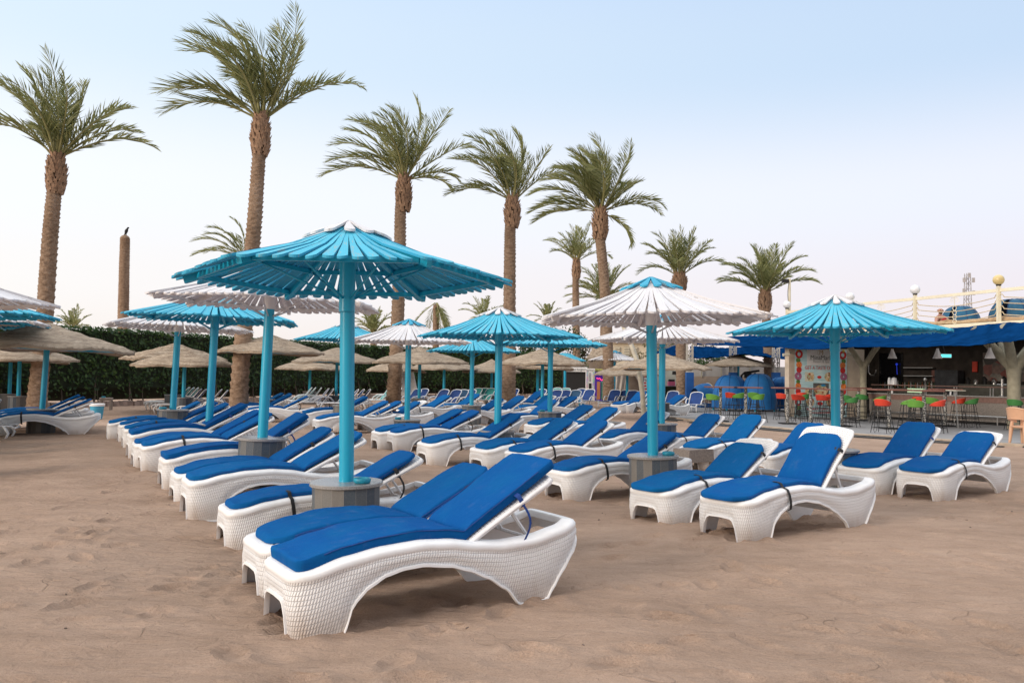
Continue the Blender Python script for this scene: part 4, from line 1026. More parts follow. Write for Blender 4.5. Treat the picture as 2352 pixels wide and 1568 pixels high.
for i in range(190):
    s_ = tot * (i + r_.random() * .5) / 190; p, d, h = hp(s_); nrm = Vector((d.y, -d.x, 0)); q = p + nrm * r_.uniform(.75, .9)
    eg.box(q + Vector((0, 0, .07)), (r_.uniform(.25, .42), r_.uniform(.2, .3), r_.uniform(.2, .32)), 0, Matrix.Rotation(math.atan2(d.y, d.x) + r_.uniform(-.2, .2), 3, 'Z') @ Matrix.Rotation(r_.uniform(-.2, .2), 3, 'X'), .8)
o = obj('edging_stones', eg, [MT['stone']], None, False); o['kind'] = 'stuff'; tag(o, 'row of rough reddish stones edging the hedge foot', 'stones')
# ------------------------------------------------------------------ beach bar under the terrace
Z3 = Vector((0, 0, 1))
MT['marble'] = simple('beige_travertine', (.50, .42, .33), .5, .16, 2.5, .1)
MT['counter'] = simple('grey_pebble_dash', (.23, .205, .185), .9, .35, 45, .6)
MT['brown'] = simple('brown_stone_band', (.19, .105, .085), .6, .2, 14, .1)
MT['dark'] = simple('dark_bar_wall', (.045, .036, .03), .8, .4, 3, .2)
MT['black'] = simple('black_matt', (.012, .012, .013), .6, .2, 12)
MT['steel'] = simple('brushed_steel', (.55, .55, .54), .3, .1, 20, 0, .9)
MT['cream'] = simple('cream_painted_steel', (.78, .72, .55), .45, .08, 5, .05)
MT['creampole'] = simple('cream_grey_pole_paint', (.55, .52, .43), .5, .2, 4, .15)
MT['column'] = simple('olive_beige_plaster', (.29, .27, .20), .8, .2, 5, .3)
MT['sail'] = simple('blue_shade_cloth', (.003, .034, .12), .95, .3, 2.2, .3, 0, .0)
MT['tent'] = simple('blue_tent_cloth', (.012, .145, .42), .7, .12, 3, .12)
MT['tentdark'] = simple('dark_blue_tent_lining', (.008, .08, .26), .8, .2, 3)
MT['pillarblue'] = simple('blue_painted_pillar', (.012, .10, .34), .6, .15, 3, .1)
MT['lattice'] = simple('off_white_lattice_paint', (.60, .56, .48), .6, .15, 5)
MT['tabletop'] = simple('red_brown_table_board', (.20, .085, .065), .55, .2, 12, .1)
def m_post():
    n = NT('mottled_black_white_bark'); o = n.pos(); f = n.noise(n.scale(o, (22, 22, 30)), 1.0, 5, .7)
    n.col(n.ramp(f, [(.44, (.02, .02, .02)), (.5, (.16, .15, .14)), (.56, (.55, .54, .50))])); n.rough(.8); return n.mat
MT['post'] = m_post()
MT['red'] = simple('orange_red_plastic', (.66, .055, .025), .45, .08, 6); MT['green'] = simple('green_plastic', (.13, .34, .05), .45, .08, 6); MT['dkgreen'] = simple('deep_green_plastic', (.05, .21, .05), .45, .08, 6)
MT['beige'] = simple('peach_beige_plastic', (.62, .37, .235), .45, .08, 4, .05)
MT['paving'] = simple('grey_paving', (.27, .265, .265), .8, .14, 1.3, .12)
MT['kerb'] = simple('sandstone_kerb', (.44, .36, .28), .85, .2, 5, .2)
MT['globew'] = simple('opal_white_globe', (.78, .80, .83), .25, .04, 3); MT['globey'] = simple('yellowed_globe', (.66, .52, .24), .35, .12, 3)
MT['greywall'] = simple('grey_render_wall', (.36, .355, .35), .9, .12, 1.5, .15); MT['tanwall'] = simple('tan_render', (.30, .25, .21), .9, .15, 2, .15)
def emit(name, c, s_):
    n = NT(name); n.b.inputs['Emission Color'].default_value = (*c, 1); n.b.inputs['Emission Strength'].default_value = s_; n.col(c); return n.mat
MT['bottle1'] = simple('green_glass', (.03, .09, .03), .15, .2, 5); MT['bottle2'] = simple('amber_glass', (.22, .09, .02), .15, .2, 5); MT['bottle3'] = simple('pale_glass', (.45, .47, .45), .15, .1, 5)
A, B = Vector((14.35, 33.6, 0)), Vector((17.38, 29.26, 0)); dv = (B - A).normalized(); nv = Vector((-dv.y, dv.x, 0)) * -1
if nv.y > 0: nv = -nv
rotc = Matrix.Rotation(math.atan2(dv.y, dv.x), 3, 'Z')
def bp(s_, o, z): return A + dv * s_ + nv * o + Z3 * z      # along the counter, out towards the beach, up
bar = thing('beach_bar', 'open beach bar with grey counter and dark interior under the terrace', 'bar', A)
def bobj(name, mb, mat, sm=False):
    mb.v = [tuple(Vector(v) - A) for v in mb.v]; return obj(name, mb, mat if isinstance(mat, list) else [mat], bar, sm)
m = MB(); m.box(bp(6, -.32, .46), (12, .56, .68), 0, rotc); bobj('counter_front', m, MT['counter'])
m = MB(); m.box(bp(6, -.315, .90), (12.04, .59, .20), 0, rotc); bobj('counter_band', m, MT['brown'])
m = MB(); m.box(bp(6, -.36, 1.02), (12.1, .76, .04), 0, rotc); bobj('counter_top', m, MT['granite'])
m = MB(); m.box(bp(6, -.36, .06), (11.8, .36, .12), 0, rotc); bobj('plinth', m, MT['black'])
m = MB(); m.box(bp(5.7, -.50, 1.36), (11.6, .32, .035), 0, rotc); bobj('glass_shelf', m, MT['brown'])
for k in range(9):
    m = MB()
    for dx in (-.05, .05): m.tube([bp(.6 + k * 1.3 + dx, -.5, 1.04), bp(.6 + k * 1.3 + dx, -.5, 1.343)], .025, 8)
    bobj('shelf_post', m, MT['steel'], True)
m = MB(); m.tube([bp(.2, .18, .05), bp(.2, .18, .26), bp(.3, .18, .32), bp(11, .18, .32)], .026, 8)
for k in range(8): m.tube([bp(.5 + k * 1.5, .18, .0), bp(.5 + k * 1.5, .18, .32)], .02, 6)
bobj('foot_rail', m, MT['steel'], True)
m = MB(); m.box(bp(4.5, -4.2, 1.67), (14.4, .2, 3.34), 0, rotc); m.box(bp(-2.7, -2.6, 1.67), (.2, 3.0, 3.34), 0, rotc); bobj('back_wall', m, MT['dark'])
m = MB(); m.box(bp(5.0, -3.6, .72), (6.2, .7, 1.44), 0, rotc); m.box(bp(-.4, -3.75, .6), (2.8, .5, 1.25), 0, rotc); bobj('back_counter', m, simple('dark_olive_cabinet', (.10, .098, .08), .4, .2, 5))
m = MB(); m.box(bp(-1.45, -4.05, 2.0), (1.1, .06, 1.5), 0, rotc); bobj('screen', m, simple('black_glass_screen', (.01, .01, .012), .08, .1, 3))
m = MB(); m.box(bp(1.3, -3.7, 1.05), (.95, .5, 1.9), 0, rotc); bobj('covered_fridge', m, simple('grey_dust_cover', (.05, .053, .06), .9, .3, 4, .4))
m = MB(); m.sphere(bp(-1.1, -3.9, 2.25), .05, 10, 8); m.tube([bp(-1.08, -3.9, 1.8), bp(-1.1, -3.9, 2.2)], .012, 6); bobj('blue_led_strip', m, emit('blue_led', (.02, .05, .6), .5), True)
for k, (s_, h) in enumerate(((2.2, .26), (2.5, .2), (2.85, .3), (3.2, .22), (3.6, .32), (4.0, .2))):
    m = MB(); c = bp(s_, -3.45, 1.44); m.tube([c, c + Z3 * h * .5, c + Z3 * h * .55, c + Z3 * h + nv * .08], [.08, .07, .10, .04], 10); bobj('bar_appliance', m, MT['steel'] if k % 2 else MT['black'], True)
for s_, r0 in ((.55, .07), (.75, .13)):
    m = MB(); c = bp(s_, -.55, 1.38); m.lathe([(r0, 0), (r0 * .95, .12), (r0 * .7, .26), (r0 * .3, .28), (.001, .28)], 14, c); bobj('water_jug', m, MT['globew'], True)
m = MB(); c = bp(2.15, -.35, 1.04); m.tube([c, c + Z3 * .34, c + Z3 * .46 + nv * .06], [.035, .03, .03], 10); m.sphere(c + Z3 * .56 + nv * .04, .075, 14, 10, 0, (1, 1, 1)); bobj('beer_tap', m, MT['steel'], True)
m = MB(); m.box(bp(1.72, -.45, 1.17), (.62, .2, .16), 0, rotc); bobj('lit_cooler', m, emit('cooler_light', (.40, .55, .36), .45))
m = MB(); c = bp(4.9, -.4, 1.04); m.tube([c, c + Z3 * .62], .045, 10); m.tube([c + Z3 * .42 - dv * .16, c + Z3 * .42 + dv * .16], .03, 8); m.lathe([(.10, 0), (.09, .03), (.001, .04)], 14, c); bobj('beer_column', m, MT['steel'], True)
m = MB(); c = bp(.85, -.30, 1.04); m.tube([c, c + Z3 * .22, c + Z3 * .28 + nv * .07, c + Z3 * .24 + nv * .14], .012, 6); bobj('sink_tap', m, MT['steel'], True)
def m_food():
    n = NT('food_photo_print'); o = n.coord('Object'); v = n.node('ShaderNodeTexVoronoi'); n.link(o, v.inputs['Vector']); v.inputs['Scale'].default_value = 3.2
    n.col(n.mix(n.noise(o, 7, 4), n.ramp(v.outputs['Color'], [(.2, (.03, .03, .03)), (.4, (.35, .30, .26)), (.55, (.40, .06, .04)), (.7, (.30, .28, .25)), (.9, (.5, .46, .4))]), (.05, .045, .04))); n.rough(.5); return n.mat
m = MB(); m.box(bp(4.3, -4.05, 2.15), (3.6, .05, 1.15), 0, rotc); bobj('food_poster', m, m_food())
for k, (px, lab) in enumerate(((2049.6, 'grey cone pendant lamp at the left of the bar, before the dark screen'), (2153.6, 'grey cone pendant lamp in the middle, beside a cyan spotlight'), (2273.6, 'grey cone pendant lamp at the right, before the food poster'))):
    p = at(px, 823, (31.5, 30, 27.6)[k]); t = thing('pendant_lamp', lab, 'lamp', p, 0, 'cone pendant lamps over the bar')
    m = MB(); m.lathe([(.045, .36), (.05, .30), (.165, .0), (.16, .0), (.045, .28), (.001, .3)], 20); obj('lamp_shade', m, [MT['whitemetal']], t); m = MB(); m.tube([(0, 0, .3), (0, 0, 2.98 - p.z)], .008, 5); obj('cord', m, [MT['black']], t)
    m = MB(); m.sphere((0, 0, .06), .05, 10, 8); obj('bulb', m, [MT['globew']], t)
p = at(2171, 817, 31); t = thing('spotlight', 'small glowing cyan spotlight high inside the bar', 'spotlight', p); m = MB(); m.box((0, 0, 0), (.42, .12, .16)); obj('housing', m, [MT['steel']], t, False); m = MB(); m.box((0, -.07, 0), (.36, .02, .10)); obj('lens', m, [emit('cyan_lamp', (.1, .85, .9), 1.4)], t, False); m = MB(); m.tube([(0, 0, .08), (0, .2, .5), (0, 1.5, .6)], .02, 6); obj('bracket', m, [MT['black']], t)
# tree-shaped columns
def column(px, Y, r, lab, n=4, zn=2.2, a0=0):
    p = at(px, 900, Y); p.z = 0; t = thing('branching_column', lab, 'column', p); m = MB(); m.tube([(0, 0, 0), (0, 0, zn * .8), (0, 0, zn), (0, 0, zn + .12)], [r, r * .92, r * 1.15, r * 1.35], 18); obj('shaft', m, [MT['column']], t)
    for k in range(n):
        a = a0 + 2 * pi * k / n; m = MB(); m.tube([(.06 * cos(a), .06 * sin(a), zn - .06), (.5 * cos(a), .5 * sin(a), zn + .48), (1.2 * cos(a), 1.2 * sin(a), 3.35)], [r * .8, r * .72, r * .66], 12); obj('branch', m, [MT['column']], t)
column(1983, 33.0, .135, 'olive plaster column branching like a tree at the left end of the bar', 4, 2.15, .35)
column(2329, 27.6, .215, 'thick olive plaster column branching like a tree at the right end of the bar', 5, 2.1, .2)
# banner wall
W0 = Vector((11.2, 33.75, 0)); wd = Vector((.97, .24, 0)).normalized(); wn = Vector((wd.y, -wd.x, 0)); wr = Matrix((wd, Z3, wn)).transposed()
wl = thing('banner_wall', 'beige stone wall carrying the tall printed seafood banner', 'wall', W0)
wrz = Matrix.Rotation(math.atan2(wd.y, wd.x), 3, 'Z')
m = MB(); m.box(wd * 1.75 - wn * .16 + Z3 * 1.4, (3.5, .3, 2.8), 0, wrz); obj('stone_wall', m, [MT['marble']], wl, False)
def m_banner():
    n = NT('pale_blue_banner_print'); o = n.coord('Object'); f = n.noise(n.scale(o, (1.2, 1.2, 9)), 2, 4, .6); n.col(n.ramp(f, [(.3, (.30, .55, .62)), (.5, (.48, .70, .75)), (.7, (.62, .78, .80))])); n.rough(.5); return n.mat
bn = thing('printed_banner', 'tall pale blue resort banner with seafood pictures and red lettering', 'banner', W0 + wd * .25 + wn * .0)
def bq(name, x, z, w, h, mat, d=.004, rot=None):
    m = MB(); m.box(wd * x + wn * (.012 + d) + Z3 * z, (w, .006, h), 0, wrz); return obj(name, m, [mat], bn, False)
def bdisc(name, x, z, r, mat, d=.010, sz=1.0, ring=0.0):
    m = MB(); c = wd * x + wn * (.012 + d) + Z3 * z; vs = []; n = 20
    for k in range(n): a = 2 * pi * k / n; vs.append(c + wd * r * cos(a) + Z3 * r * sz * sin(a))
    if ring:
        for k in range(n): a = 2 * pi * k / n; vs.append(c + wd * r * ring * cos(a) + Z3 * r * sz * ring * sin(a))
        m.add(vs, [(k, (k + 1) % n, n + (k + 1) % n, n + k) for k in range(n)])
    else: m.add(vs, [tuple(range(n))])
    m.add([Vector(v) - wn * .003 for v in vs], [tuple(reversed(f)) for f in m.f[:]]); return obj(name, m, [mat], bn, False)
bq('banner_sheet', 1.2, 1.39, 2.4, 2.74, m_banner(), 0)
pw = simple('print_white', (.75, .76, .76), .5, .04, 3); pr_ = simple('print_red', (.55, .03, .03), .5, .2, 9); po = simple('print_orange', (.70, .20, .05), .5, .4, 14); pp = simple('print_purple', (.34, .12, .22), .5, .4, 18); py_ = simple('print_yellow', (.70, .55, .10), .5, .3, 14); pg = simple('print_green', (.12, .25, .06), .5, .4, 12); pk = simple('print_gold', (.36, .22, .08), .5, .1, 4); pt = simple('print_dark_text', (.06, .06, .06), .5, .1, 4)
def m_dish():
    n = NT('dish_photo_print'); o = n.coord('Object'); v = n.node('ShaderNodeTexVoronoi'); n.link(o, v.inputs['Vector']); v.inputs['Scale'].default_value = 14
    n.col(n.ramp(v.outputs['Color'], [(.15, (.30, .06, .03)), (.4, (.60, .42, .22)), (.6, (.72, .62, .45)), (.75, (.20, .26, .08)), (.95, (.75, .70, .6))])); n.rough(.5); return n.mat
dish = m_dish()
bq('logo_panel', 1.2, 2.43, 1.30, .64, pw)
def btxt(body, x, z, size, mat, sx=1.0, name='lettering'):
    m = text_mb(body, size, wd * x + wn * .024 + Z3 * z, wr, .001, sx); return obj(name, m, [mat], bn, False)
btxt('M', 1.2, 2.63, .26, pk, .9, 'emblem'); bdisc('emblem', 1.17, 2.62, .13, pk, .011, 1.0, .94)
btxt('MinaMark', 1.2, 2.42, .25, pt); bq('rule', 1.2, 2.335, 1.1, .008, pt, .008); btxt('Resort & Spa', 1.2, 2.26, .14, simple('print_grey_text', (.32, .32, .32), .5, .1, 4))
btxt('GET A TASTE OF REI', 1.2, 2.0, .205, pr_, .80)
bq('dish_picture', .66, 1.64, .40, .38, simple('print_checked_cloth', (.60, .60, .50), .5, .4, 30), .003); bdisc('dish_picture', .72, 1.64, .17, dish); bdisc('shrimp_picture', 1.12, 1.63, .10, pr_, .01, .6); bdisc('dish_picture', 1.55, 1.64, .19, dish)
bq('bowl_picture', 1.2, 1.12, .72, .54, simple('print_dark_table', (.10, .10, .10), .5, .5, 10), .003); bdisc('bowl_picture', 1.2, 1.08, .31, dish, .01, .75); bdisc('bowl_picture', 1.30, 1.30, .11, simple('print_blue_bowl', (.02, .22, .45), .5, .1, 5), .014, .45)
bdisc('dish_picture', .62, 1.02, .17, dish); bdisc('dish_picture', 1.78, 1.02, .17, dish); bdisc('dish_picture', .70, .62, .19, dish); bdisc('shrimp_picture', 1.15, .56, .13, pr_, .01, .6); bdisc('dish_picture', 1.62, .62, .19, dish)
btxt('RESERVATION PLEASE', 1.2, .33, .15, pr_, .9); bq('red_line', 1.2, .19, 1.0, .035, pr_, .005)
for sx_, x0 in ((1, .17), (-1, 2.23)):
    for z, mm, r, ring in ((2.70, py_, .06, 0), (2.55, pr_, .17, .45), (2.30, pg, .10, 0), (2.12, po, .13, 0), (1.92, pr_, .12, 0), (1.66, pp, .16, .2), (1.44, pg, .09, 0), (1.26, po, .13, 0), (1.05, pr_, .12, 0), (.84, py_, .10, 0), (.62, pr_, .15, .45), (.38, pg, .10, 0), (.18, pt, .12, 0)):
        bdisc('vegetable_print', x0 + sx_ * .02 * (1 if z * 10 % 2 > 1 else -1), z, r, mm, .008, 1.05, ring)
for k in range(26):
    m = MB(); c = bp(-1.7 + k * .10 + rnd.uniform(-.02, .02), -3.65, 1.225); h = rnd.uniform(.22, .32); m.tube([c, c + Z3 * h * .6, c + Z3 * h * .72, c + Z3 * h], [.035, .035, .014, .013], 8); bobj('bottle', m, [MT['bottle1'], MT['bottle2'], MT['bottle3']][k % 3], True)
for k in range(5): m = MB(); c = bp(.9 + k * 2.3, -.15, 1.04); m.lathe([(.032, 0), (.036, .13), (.033, .13), (.028, .01), (.001, .008)], 10, c); bobj('drinking_glass', m, MT['globew'], True)
for z in (1.75, 2.1):
    m = MB(); m.box(bp(-.1, -3.95, z), (1.3, .28, .03), 0, rotc); bobj('wall_shelf', m, MT['steel'])
m = MB(); m.tube([bp(-2.25, -3.6, 2.5), bp(-2.25, -3.6, 1.9), bp(-2.15, -3.6, 1.75), bp(-2.0, -3.6, 1.75), bp(-1.9, -3.6, 1.9), bp(-1.9, -3.6, 2.0)], .035, 8); bobj('metal_pipe', m, MT['steel'], True)
m = MB(); m.box(bp(2.2, -4.0, 2.15), (.2, .05, .42), 0, rotc); bobj('red_pennant', m, MT['red'])
m = MB(); m.box(bp(.55, -4.06, 1.75), (.34, .04, .5), 0, rotc); bobj('framed_notice', m, MT['tabletop'])
for px, lab in ((1806, 'cream security camera on the left edge of the banner wall'), (1953, 'cream dome security camera right of the seafood banner')):
    p = at(px, 815, 33.4); t = thing('security_camera', lab, 'camera', p, 0, 'security cameras on the banner wall'); m = MB(); m.tube([(-.14, -.02, 0), (.12, 0, .03)], .06, 12); obj('camera_body', m, [MT['creampole']], t); m = MB(); m.tube([(.10, 0, .03), (.2, .1, .12), (.25, .3, .12)], .03, 8); obj('bracket', m, [MT['creampole']], t)
# terrace with railing
TL = [Vector((13.0, 39.5, 0)), Vector((14.25, 35.2, 0)), Vector((15.45, 32.0, 0)), Vector((16.62, 28.5, 0)), Vector((18.3, 24.2, 0))]
ter = thing('roof_terrace', 'roof terrace slab over the bar with cream edge and draped tan cloth', 'terrace', (0, 0, 0))
vs = []; back = [Vector((10.5, 2.0, 0)), Vector((10, 2, 0)), Vector((10, 2, 0)), Vector((10, 2, 0)), Vector((10, 2, 0))]
m = MB()
for i, p in enumerate(TL): q = p + back[i]; vs += [p + Z3 * 3.36, p + Z3 * 3.50, q + Z3 * 3.50, q + Z3 * 3.36]
m.add(vs, [(i * 4 + j, i * 4 + (j + 1) % 4, i * 4 + 4 + (j + 1) % 4, i * 4 + 4 + j) for i in range(4) for j in range(4)] + [(3, 2, 1, 0), (16, 17, 18, 19)]); obj('slab', m, [MT['cream']], ter, False)
m = MB()
for a, b in zip(TL, TL[1:]): d = b - a; m.box((a + b) / 2 + Z3 * 3.53, (d.length, .14, .17), 0, d.to_track_quat('X', 'Z').to_matrix())
obj('edge_upstand', m, [MT['cream']], ter, False)
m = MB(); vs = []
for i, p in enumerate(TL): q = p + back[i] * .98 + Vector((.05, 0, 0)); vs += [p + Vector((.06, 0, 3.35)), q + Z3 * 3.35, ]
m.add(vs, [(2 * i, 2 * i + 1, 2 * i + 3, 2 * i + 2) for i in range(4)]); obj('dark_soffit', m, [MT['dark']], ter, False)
m = MB()
def drape(a, b):
    k = a * 4; i = min(int(k), 3); p = TL[i].lerp(TL[i + 1], k - i); return p + Vector((.25 + .25 * b, .05, 3.60 + (.20 + .10 * noise.noise(Vector((k * 5, 0, 0)))) * sin(pi * (.1 + .9 * b)) + .02 * noise.noise(Vector((k * 14, b * 3, 2)))))
m.grid(drape, 80, 6); obj('draped_cloth', m, [simple('tan_hessian', (.42, .28, .16), .9, .25, 5, .4)], ter, True)
rl = thing('terrace_railing', 'cream terrace railing with rope rows, ring ornaments and globe lamps', 'railing', (0, 0, 0))
for i, p in enumerate(TL):
    m = MB(); m.box(p + Z3 * 4.10, (.11, .11, 1.48), 0, None); obj('post', m, [MT['cream']], rl, False)
    g = MB(); g.sphere(p + Z3 * 5.04, .185, 22, 14, 0, (1, 1, .96)); o = obj('globe_lamp', g, [MT['globey'] if i == 3 else MT['globew']], rl); k = MB(); k.lathe([(.07, 4.83), (.085, 4.86), (.085, 4.885), (.05, 4.89)], 14, p); obj('lamp_collar', k, [MT['black']], o)
for a, b in zip(TL, TL[1:]):
    d = b - a; m = MB(); m.box((a + b) / 2 + Z3 * 4.68, (d.length - .115, .07, .11), 0, d.to_track_quat('X', 'Z').to_matrix()); obj('top_rail', m, [MT['cream']], rl, False)
    m = MB()
    for k, z in enumerate((4.44, 4.24, 4.04, 3.84)):
        pts = [a + Z3 * (z + .08), a.lerp(b, .03) + Z3 * (z + .1), a.lerp(b, .045) + Z3 * z] + [a.lerp(b, .045 + .91 * j / 16) + Z3 * (z - .16 * sin(pi * j / 16)) for j in range(17)] + [a.lerp(b, .97) + Z3 * (z + .1), b + Z3 * (z + .08)]
        m.tube(pts, .016, 5)
    obj('ropes', m, [simple('pale_rope', (.55, .45, .30), .9, .2, 30)] if 'rope' not in MT else [MT['rope']], rl)
    m = MB(); c = a.lerp(b, .5); dn = d.normalized()
    for z in (3.72, 3.88, 4.04, 4.20): m.tube([c + dn * .08 * cos(2 * pi * j / 18) + Z3 * (z + .08 * sin(2 * pi * j / 18)) for j in range(18)], .012, 5, 0, True, True)
    m.tube([c + Z3 * 4.28, c + Z3 * 4.6], .012, 5)
    for q in range(-3, 4):
        if q: m.tube([c + Z3 * 4.58, c + dn * .045 * q + Z3 * (4.61 - .01 * abs(q)), c + dn * .07 * q + Z3 * (4.5 - .01 * abs(q)), c + dn * .065 * q + Z3 * 4.40], .008, 4)
    obj('ring_ornament', m, [MT['cream']], rl)
# people and shelters up there
def dome(loc, rz, w, h, mat, mat2, name, label, legs=True, n=10, open_=.0, group=None):
    t = thing(name, label, 'beach shelter', loc, rz, group); m = MB(); N = 14
    def f(u, v):
        a = -pi * .95 + 1.9 * pi * u * (1 - open_); e = pi / 2 * v; c = cos(e) ** .62; s_ = sin(e) ** .95; sc = 1 + .018 * abs(sin(a * n / 2 / .95))
        return Vector((w / 2 * c * cos(a) * sc, w / 2 * c * sin(a) * sc, .12 + (h - .12) * s_))
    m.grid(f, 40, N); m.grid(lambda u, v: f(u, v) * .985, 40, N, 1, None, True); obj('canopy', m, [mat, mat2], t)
    m = MB()
    for k in range(n):
        u = k / n; m.tube([f(u, v / 12) * 1.004 for v in range(13)], .014, 5)
    obj('seams', m, [mat2], t)
    if legs:
        for a in (.4, 2.2, 3.9, 5.4): m = MB(); m.tube([(w * .46 * cos(a), w * .46 * sin(a), -.02), (w * .46 * cos(a), w * .46 * sin(a), .3)], .05, 8); obj('leg', m, [MT['pole']], t)
    return t
for px, py, Y, w, lab in ((2206, 742, 34.5, 1.55, 'dark blue ribbed shelter on the terrace behind the man in red'), (2330, 742, 29.5, 1.65, 'dark blue ribbed shelter on the terrace at the right edge')):
    p = at(px, py, Y); dome(Vector((p.x, Y, 3.50)), .6, w, 1.14 if px < 2300 else .98, simple('teal_blue_shelter_cloth', (.007, .085, .17), .7, .3, 3), simple('dark_blue_shelter_cloth', (.006, .04, .14), .7, .2, 3), 'terrace_shelter', lab, False, 9, 0, 'shelters on the terrace')
# man in a red vest, leaning over the railing
hp_ = at(2160, 713, 32.6); base = Vector((hp_.x + .24, 32.75, 3.50)); man = thing('person', 'bald bearded man in a red vest resting on the terrace railing', 'person', base); H0 = hp_ - base
def skin_fig(name, J, E, rad, mat, parent):
    me = bpy.data.meshes.new(name); me.from_pydata(J, E, []); o = bpy.data.objects.new(name, me); COL.objects.link(o)
    md = o.modifiers.new('s', 'SKIN'); sv = me.skin_vertices[0].data
    for i, r in enumerate(rad): sv[i].radius = r if isinstance(r, tuple) else (r, r)
    sv[0].use_root = True; md.use_smooth_shade = True; o.modifiers.new('d', 'SUBSURF').levels = 2
    dg = bpy.context.evaluated_depsgraph_get(); m2 = bpy.data.meshes.new_from_object(o.evaluated_get(dg)); bpy.data.objects.remove(o)
    m2.materials.append(mat); m2.polygons.foreach_set('use_smooth', [True] * len(m2.polygons)); q = bpy.data.objects.new(name, m2); COL.objects.link(q); q.parent = parent; return q
hx, hy, hz = H0
J = [(0, 0, .13), (-.05, -.03, .26), (-.13, -.07, .40), (-.22, -.10, .52), (hx + .02, hy + .05, hz - .17), (hx + .02, hy + .02, hz - .10), (hx, hy, hz), (hx - .01, hy - .01, hz + .085),
     (-.42, -.22, .50), (-.55, -.42, .30), (-.38, -.58, .22), (-.30, -.62, .21), (-.04, -.12, .50), (.10, -.32, .28), (-.10, -.54, .22), (-.18, -.58, .21), (-.12, -.10, .12), (-.36, -.42, .36), (-.34, -.66, .06), (-.36, -.78, .03), (.12, -.10, .12), (.06, -.46, .36), (.02, -.68, .06), (0, -.80, .03)]
E_ = [(0, 1), (1, 2), (2, 3), (3, 4), (4, 5), (5, 6), (6, 7), (3, 8), (8, 9), (9, 10), (10, 11), (3, 12), (12, 13), (13, 14), (14, 15), (0, 16), (16, 17), (17, 18), (18, 19), (0, 20), (20, 21), (21, 22), (22, 23)]
rad = [.17, (.17, .13), (.19, .13), (.17, .12), .075, .075, (.105, .115), .075, .085, .055, .042, .04, .085, .055, .042, .04, .10, .085, .06, .05, .10, .085, .06, .05]
MT['skin'] = simple('tanned_skin', (.46, .24, .165), .5, .12, 12); skin_fig('body', J, E_, rad, MT['skin'], man)
m = MB(); m.tube([(0, 0, .08), (-.05, -.03, .25), (-.13, -.07, .39), (-.20, -.095, .49), (-.215, -.10, .535)], [.19, .20, .21, .18, .12], 20); 
for s_ in (-1, 1): m.tube([(-.2 + s_ * .1, -.06, .585), (-.21 + s_ * .11, -.14, .55), (-.18 + s_ * .11, -.22, .44)], [.04, .05, .04], 8)
obj('vest', m, [simple('red_jersey', (.38, .012, .02), .8, .15, 8)], man)
m = MB(); m.sphere((hx - .02, hy - .075, hz - .085), .07, 14, 10, 0, (1, .75, .8)); obj('beard', m, [simple('dark_stubble', (.10, .06, .045), .9, .3, 50)], man)
m = MB()
for s_ in (-1, 1): m.sphere((hx - .015 + s_ * .04, hy - .112, hz + .02), .014, 8, 6)
obj('eyes', m, [MT['black']], man); m = MB(); m.tube([(hx - .015, hy - .11, hz + .03), (hx - .02, hy - .145, hz - .025)], [.012, .02], 8); 
for s_ in (-1, 1): m.sphere((hx + s_ * .118, hy, hz), .03, 8, 6, 0, (.5, .8, 1.2))
obj('nose_and_ears', m, [MT['skin']], man)
m = MB(); m.tube([(-.04, 0, .13), (-.2, -.2, .21), (-.33, -.38, .32)], [.13, .125, .11], 12); m.tube([(.04, 0, .13), (.10, -.2, .21), (.07, -.40, .32)], [.13, .125, .11], 12); obj('shorts', m, [simple('dark_shorts', (.03, .03, .04), .9, .2, 8)], man)
m = MB(); m.box(Vector((hp_.x - .75, 32.9, 3.68)), (.7, .5, .34)); tag(obj('bench', m, [MT['white']], None, False), 'plain white low bench left of the man on the terrace', 'bench')
# blue shade sails
def sail(name, lab, front, backl, sag=.12, n=220, mat='sail'):
    m = MB()
    def pl(L, t):
        k = t * (len(L) - 1); i = min(int(k), len(L) - 2); return Vector(L[i]).lerp(Vector(L[i + 1]), k - i)
    def f(u, v):
        p = pl(front, u).lerp(pl(backl, u), v); p.z += -sag * sin(pi * v) + .045 * sin(u * 90 + v * 4 + 3 * noise.noise(Vector((u * 9, 1, 0)))) * v * (1 - v) * 2 + .07 * noise.noise(Vector((u * 14 + v * 5, v * 1.5, 0))) + .018 * noise.noise(Vector((u * 60 + v * 20, v * 2, 3))); return p
    m.grid(f, n, 12); m.grid(lambda u, v: f(u, v) - Z3 * .01, n, 12, 0, None, True)
    return tag(obj(name, m, [MT[mat]], None), lab, 'shade sail', 'blue shade sails')
sail('shade_sail', 'long blue shade sail slung below the terrace in front of the bar', [at(2480, 760, 22), at(2352, 780, 24), at(2264, 790, 25.6), at(2124, 796.5, 27.4), at(1963, 797, 29.6), at(1880, 802, 31), at(1740, 796, 35), at(1596, 790, 39)], [at(2480, 712, 23.6), at(2352, 738, 26.0), at(2264, 746, 27.8), at(2124, 757.5, 30.4), at(1963, 768, 33.6), at(1880, 773, 37), at(1740, 772, 41), at(1596, 774, 45)])
sail('shade_sail', 'dark blue sagging sail beneath, behind the white lattice towers on the left', [at(1585, 822, 46), at(1650, 820, 45), at(1710, 812, 44), at(1812, 826, 43)], [at(1585, 793, 50), at(1650, 798, 50), at(1710, 794, 50), at(1812, 800, 50)], .25)
sail('shade_sail', 'slate blue slanting awning left of the stout palm trunk at the kiosk', [at(1490, 815, 47), at(1530, 815, 47), at(1562, 818, 47)], [at(1535, 796, 50), at(1550, 792, 50), at(1562, 790, 50)], .05, 20)
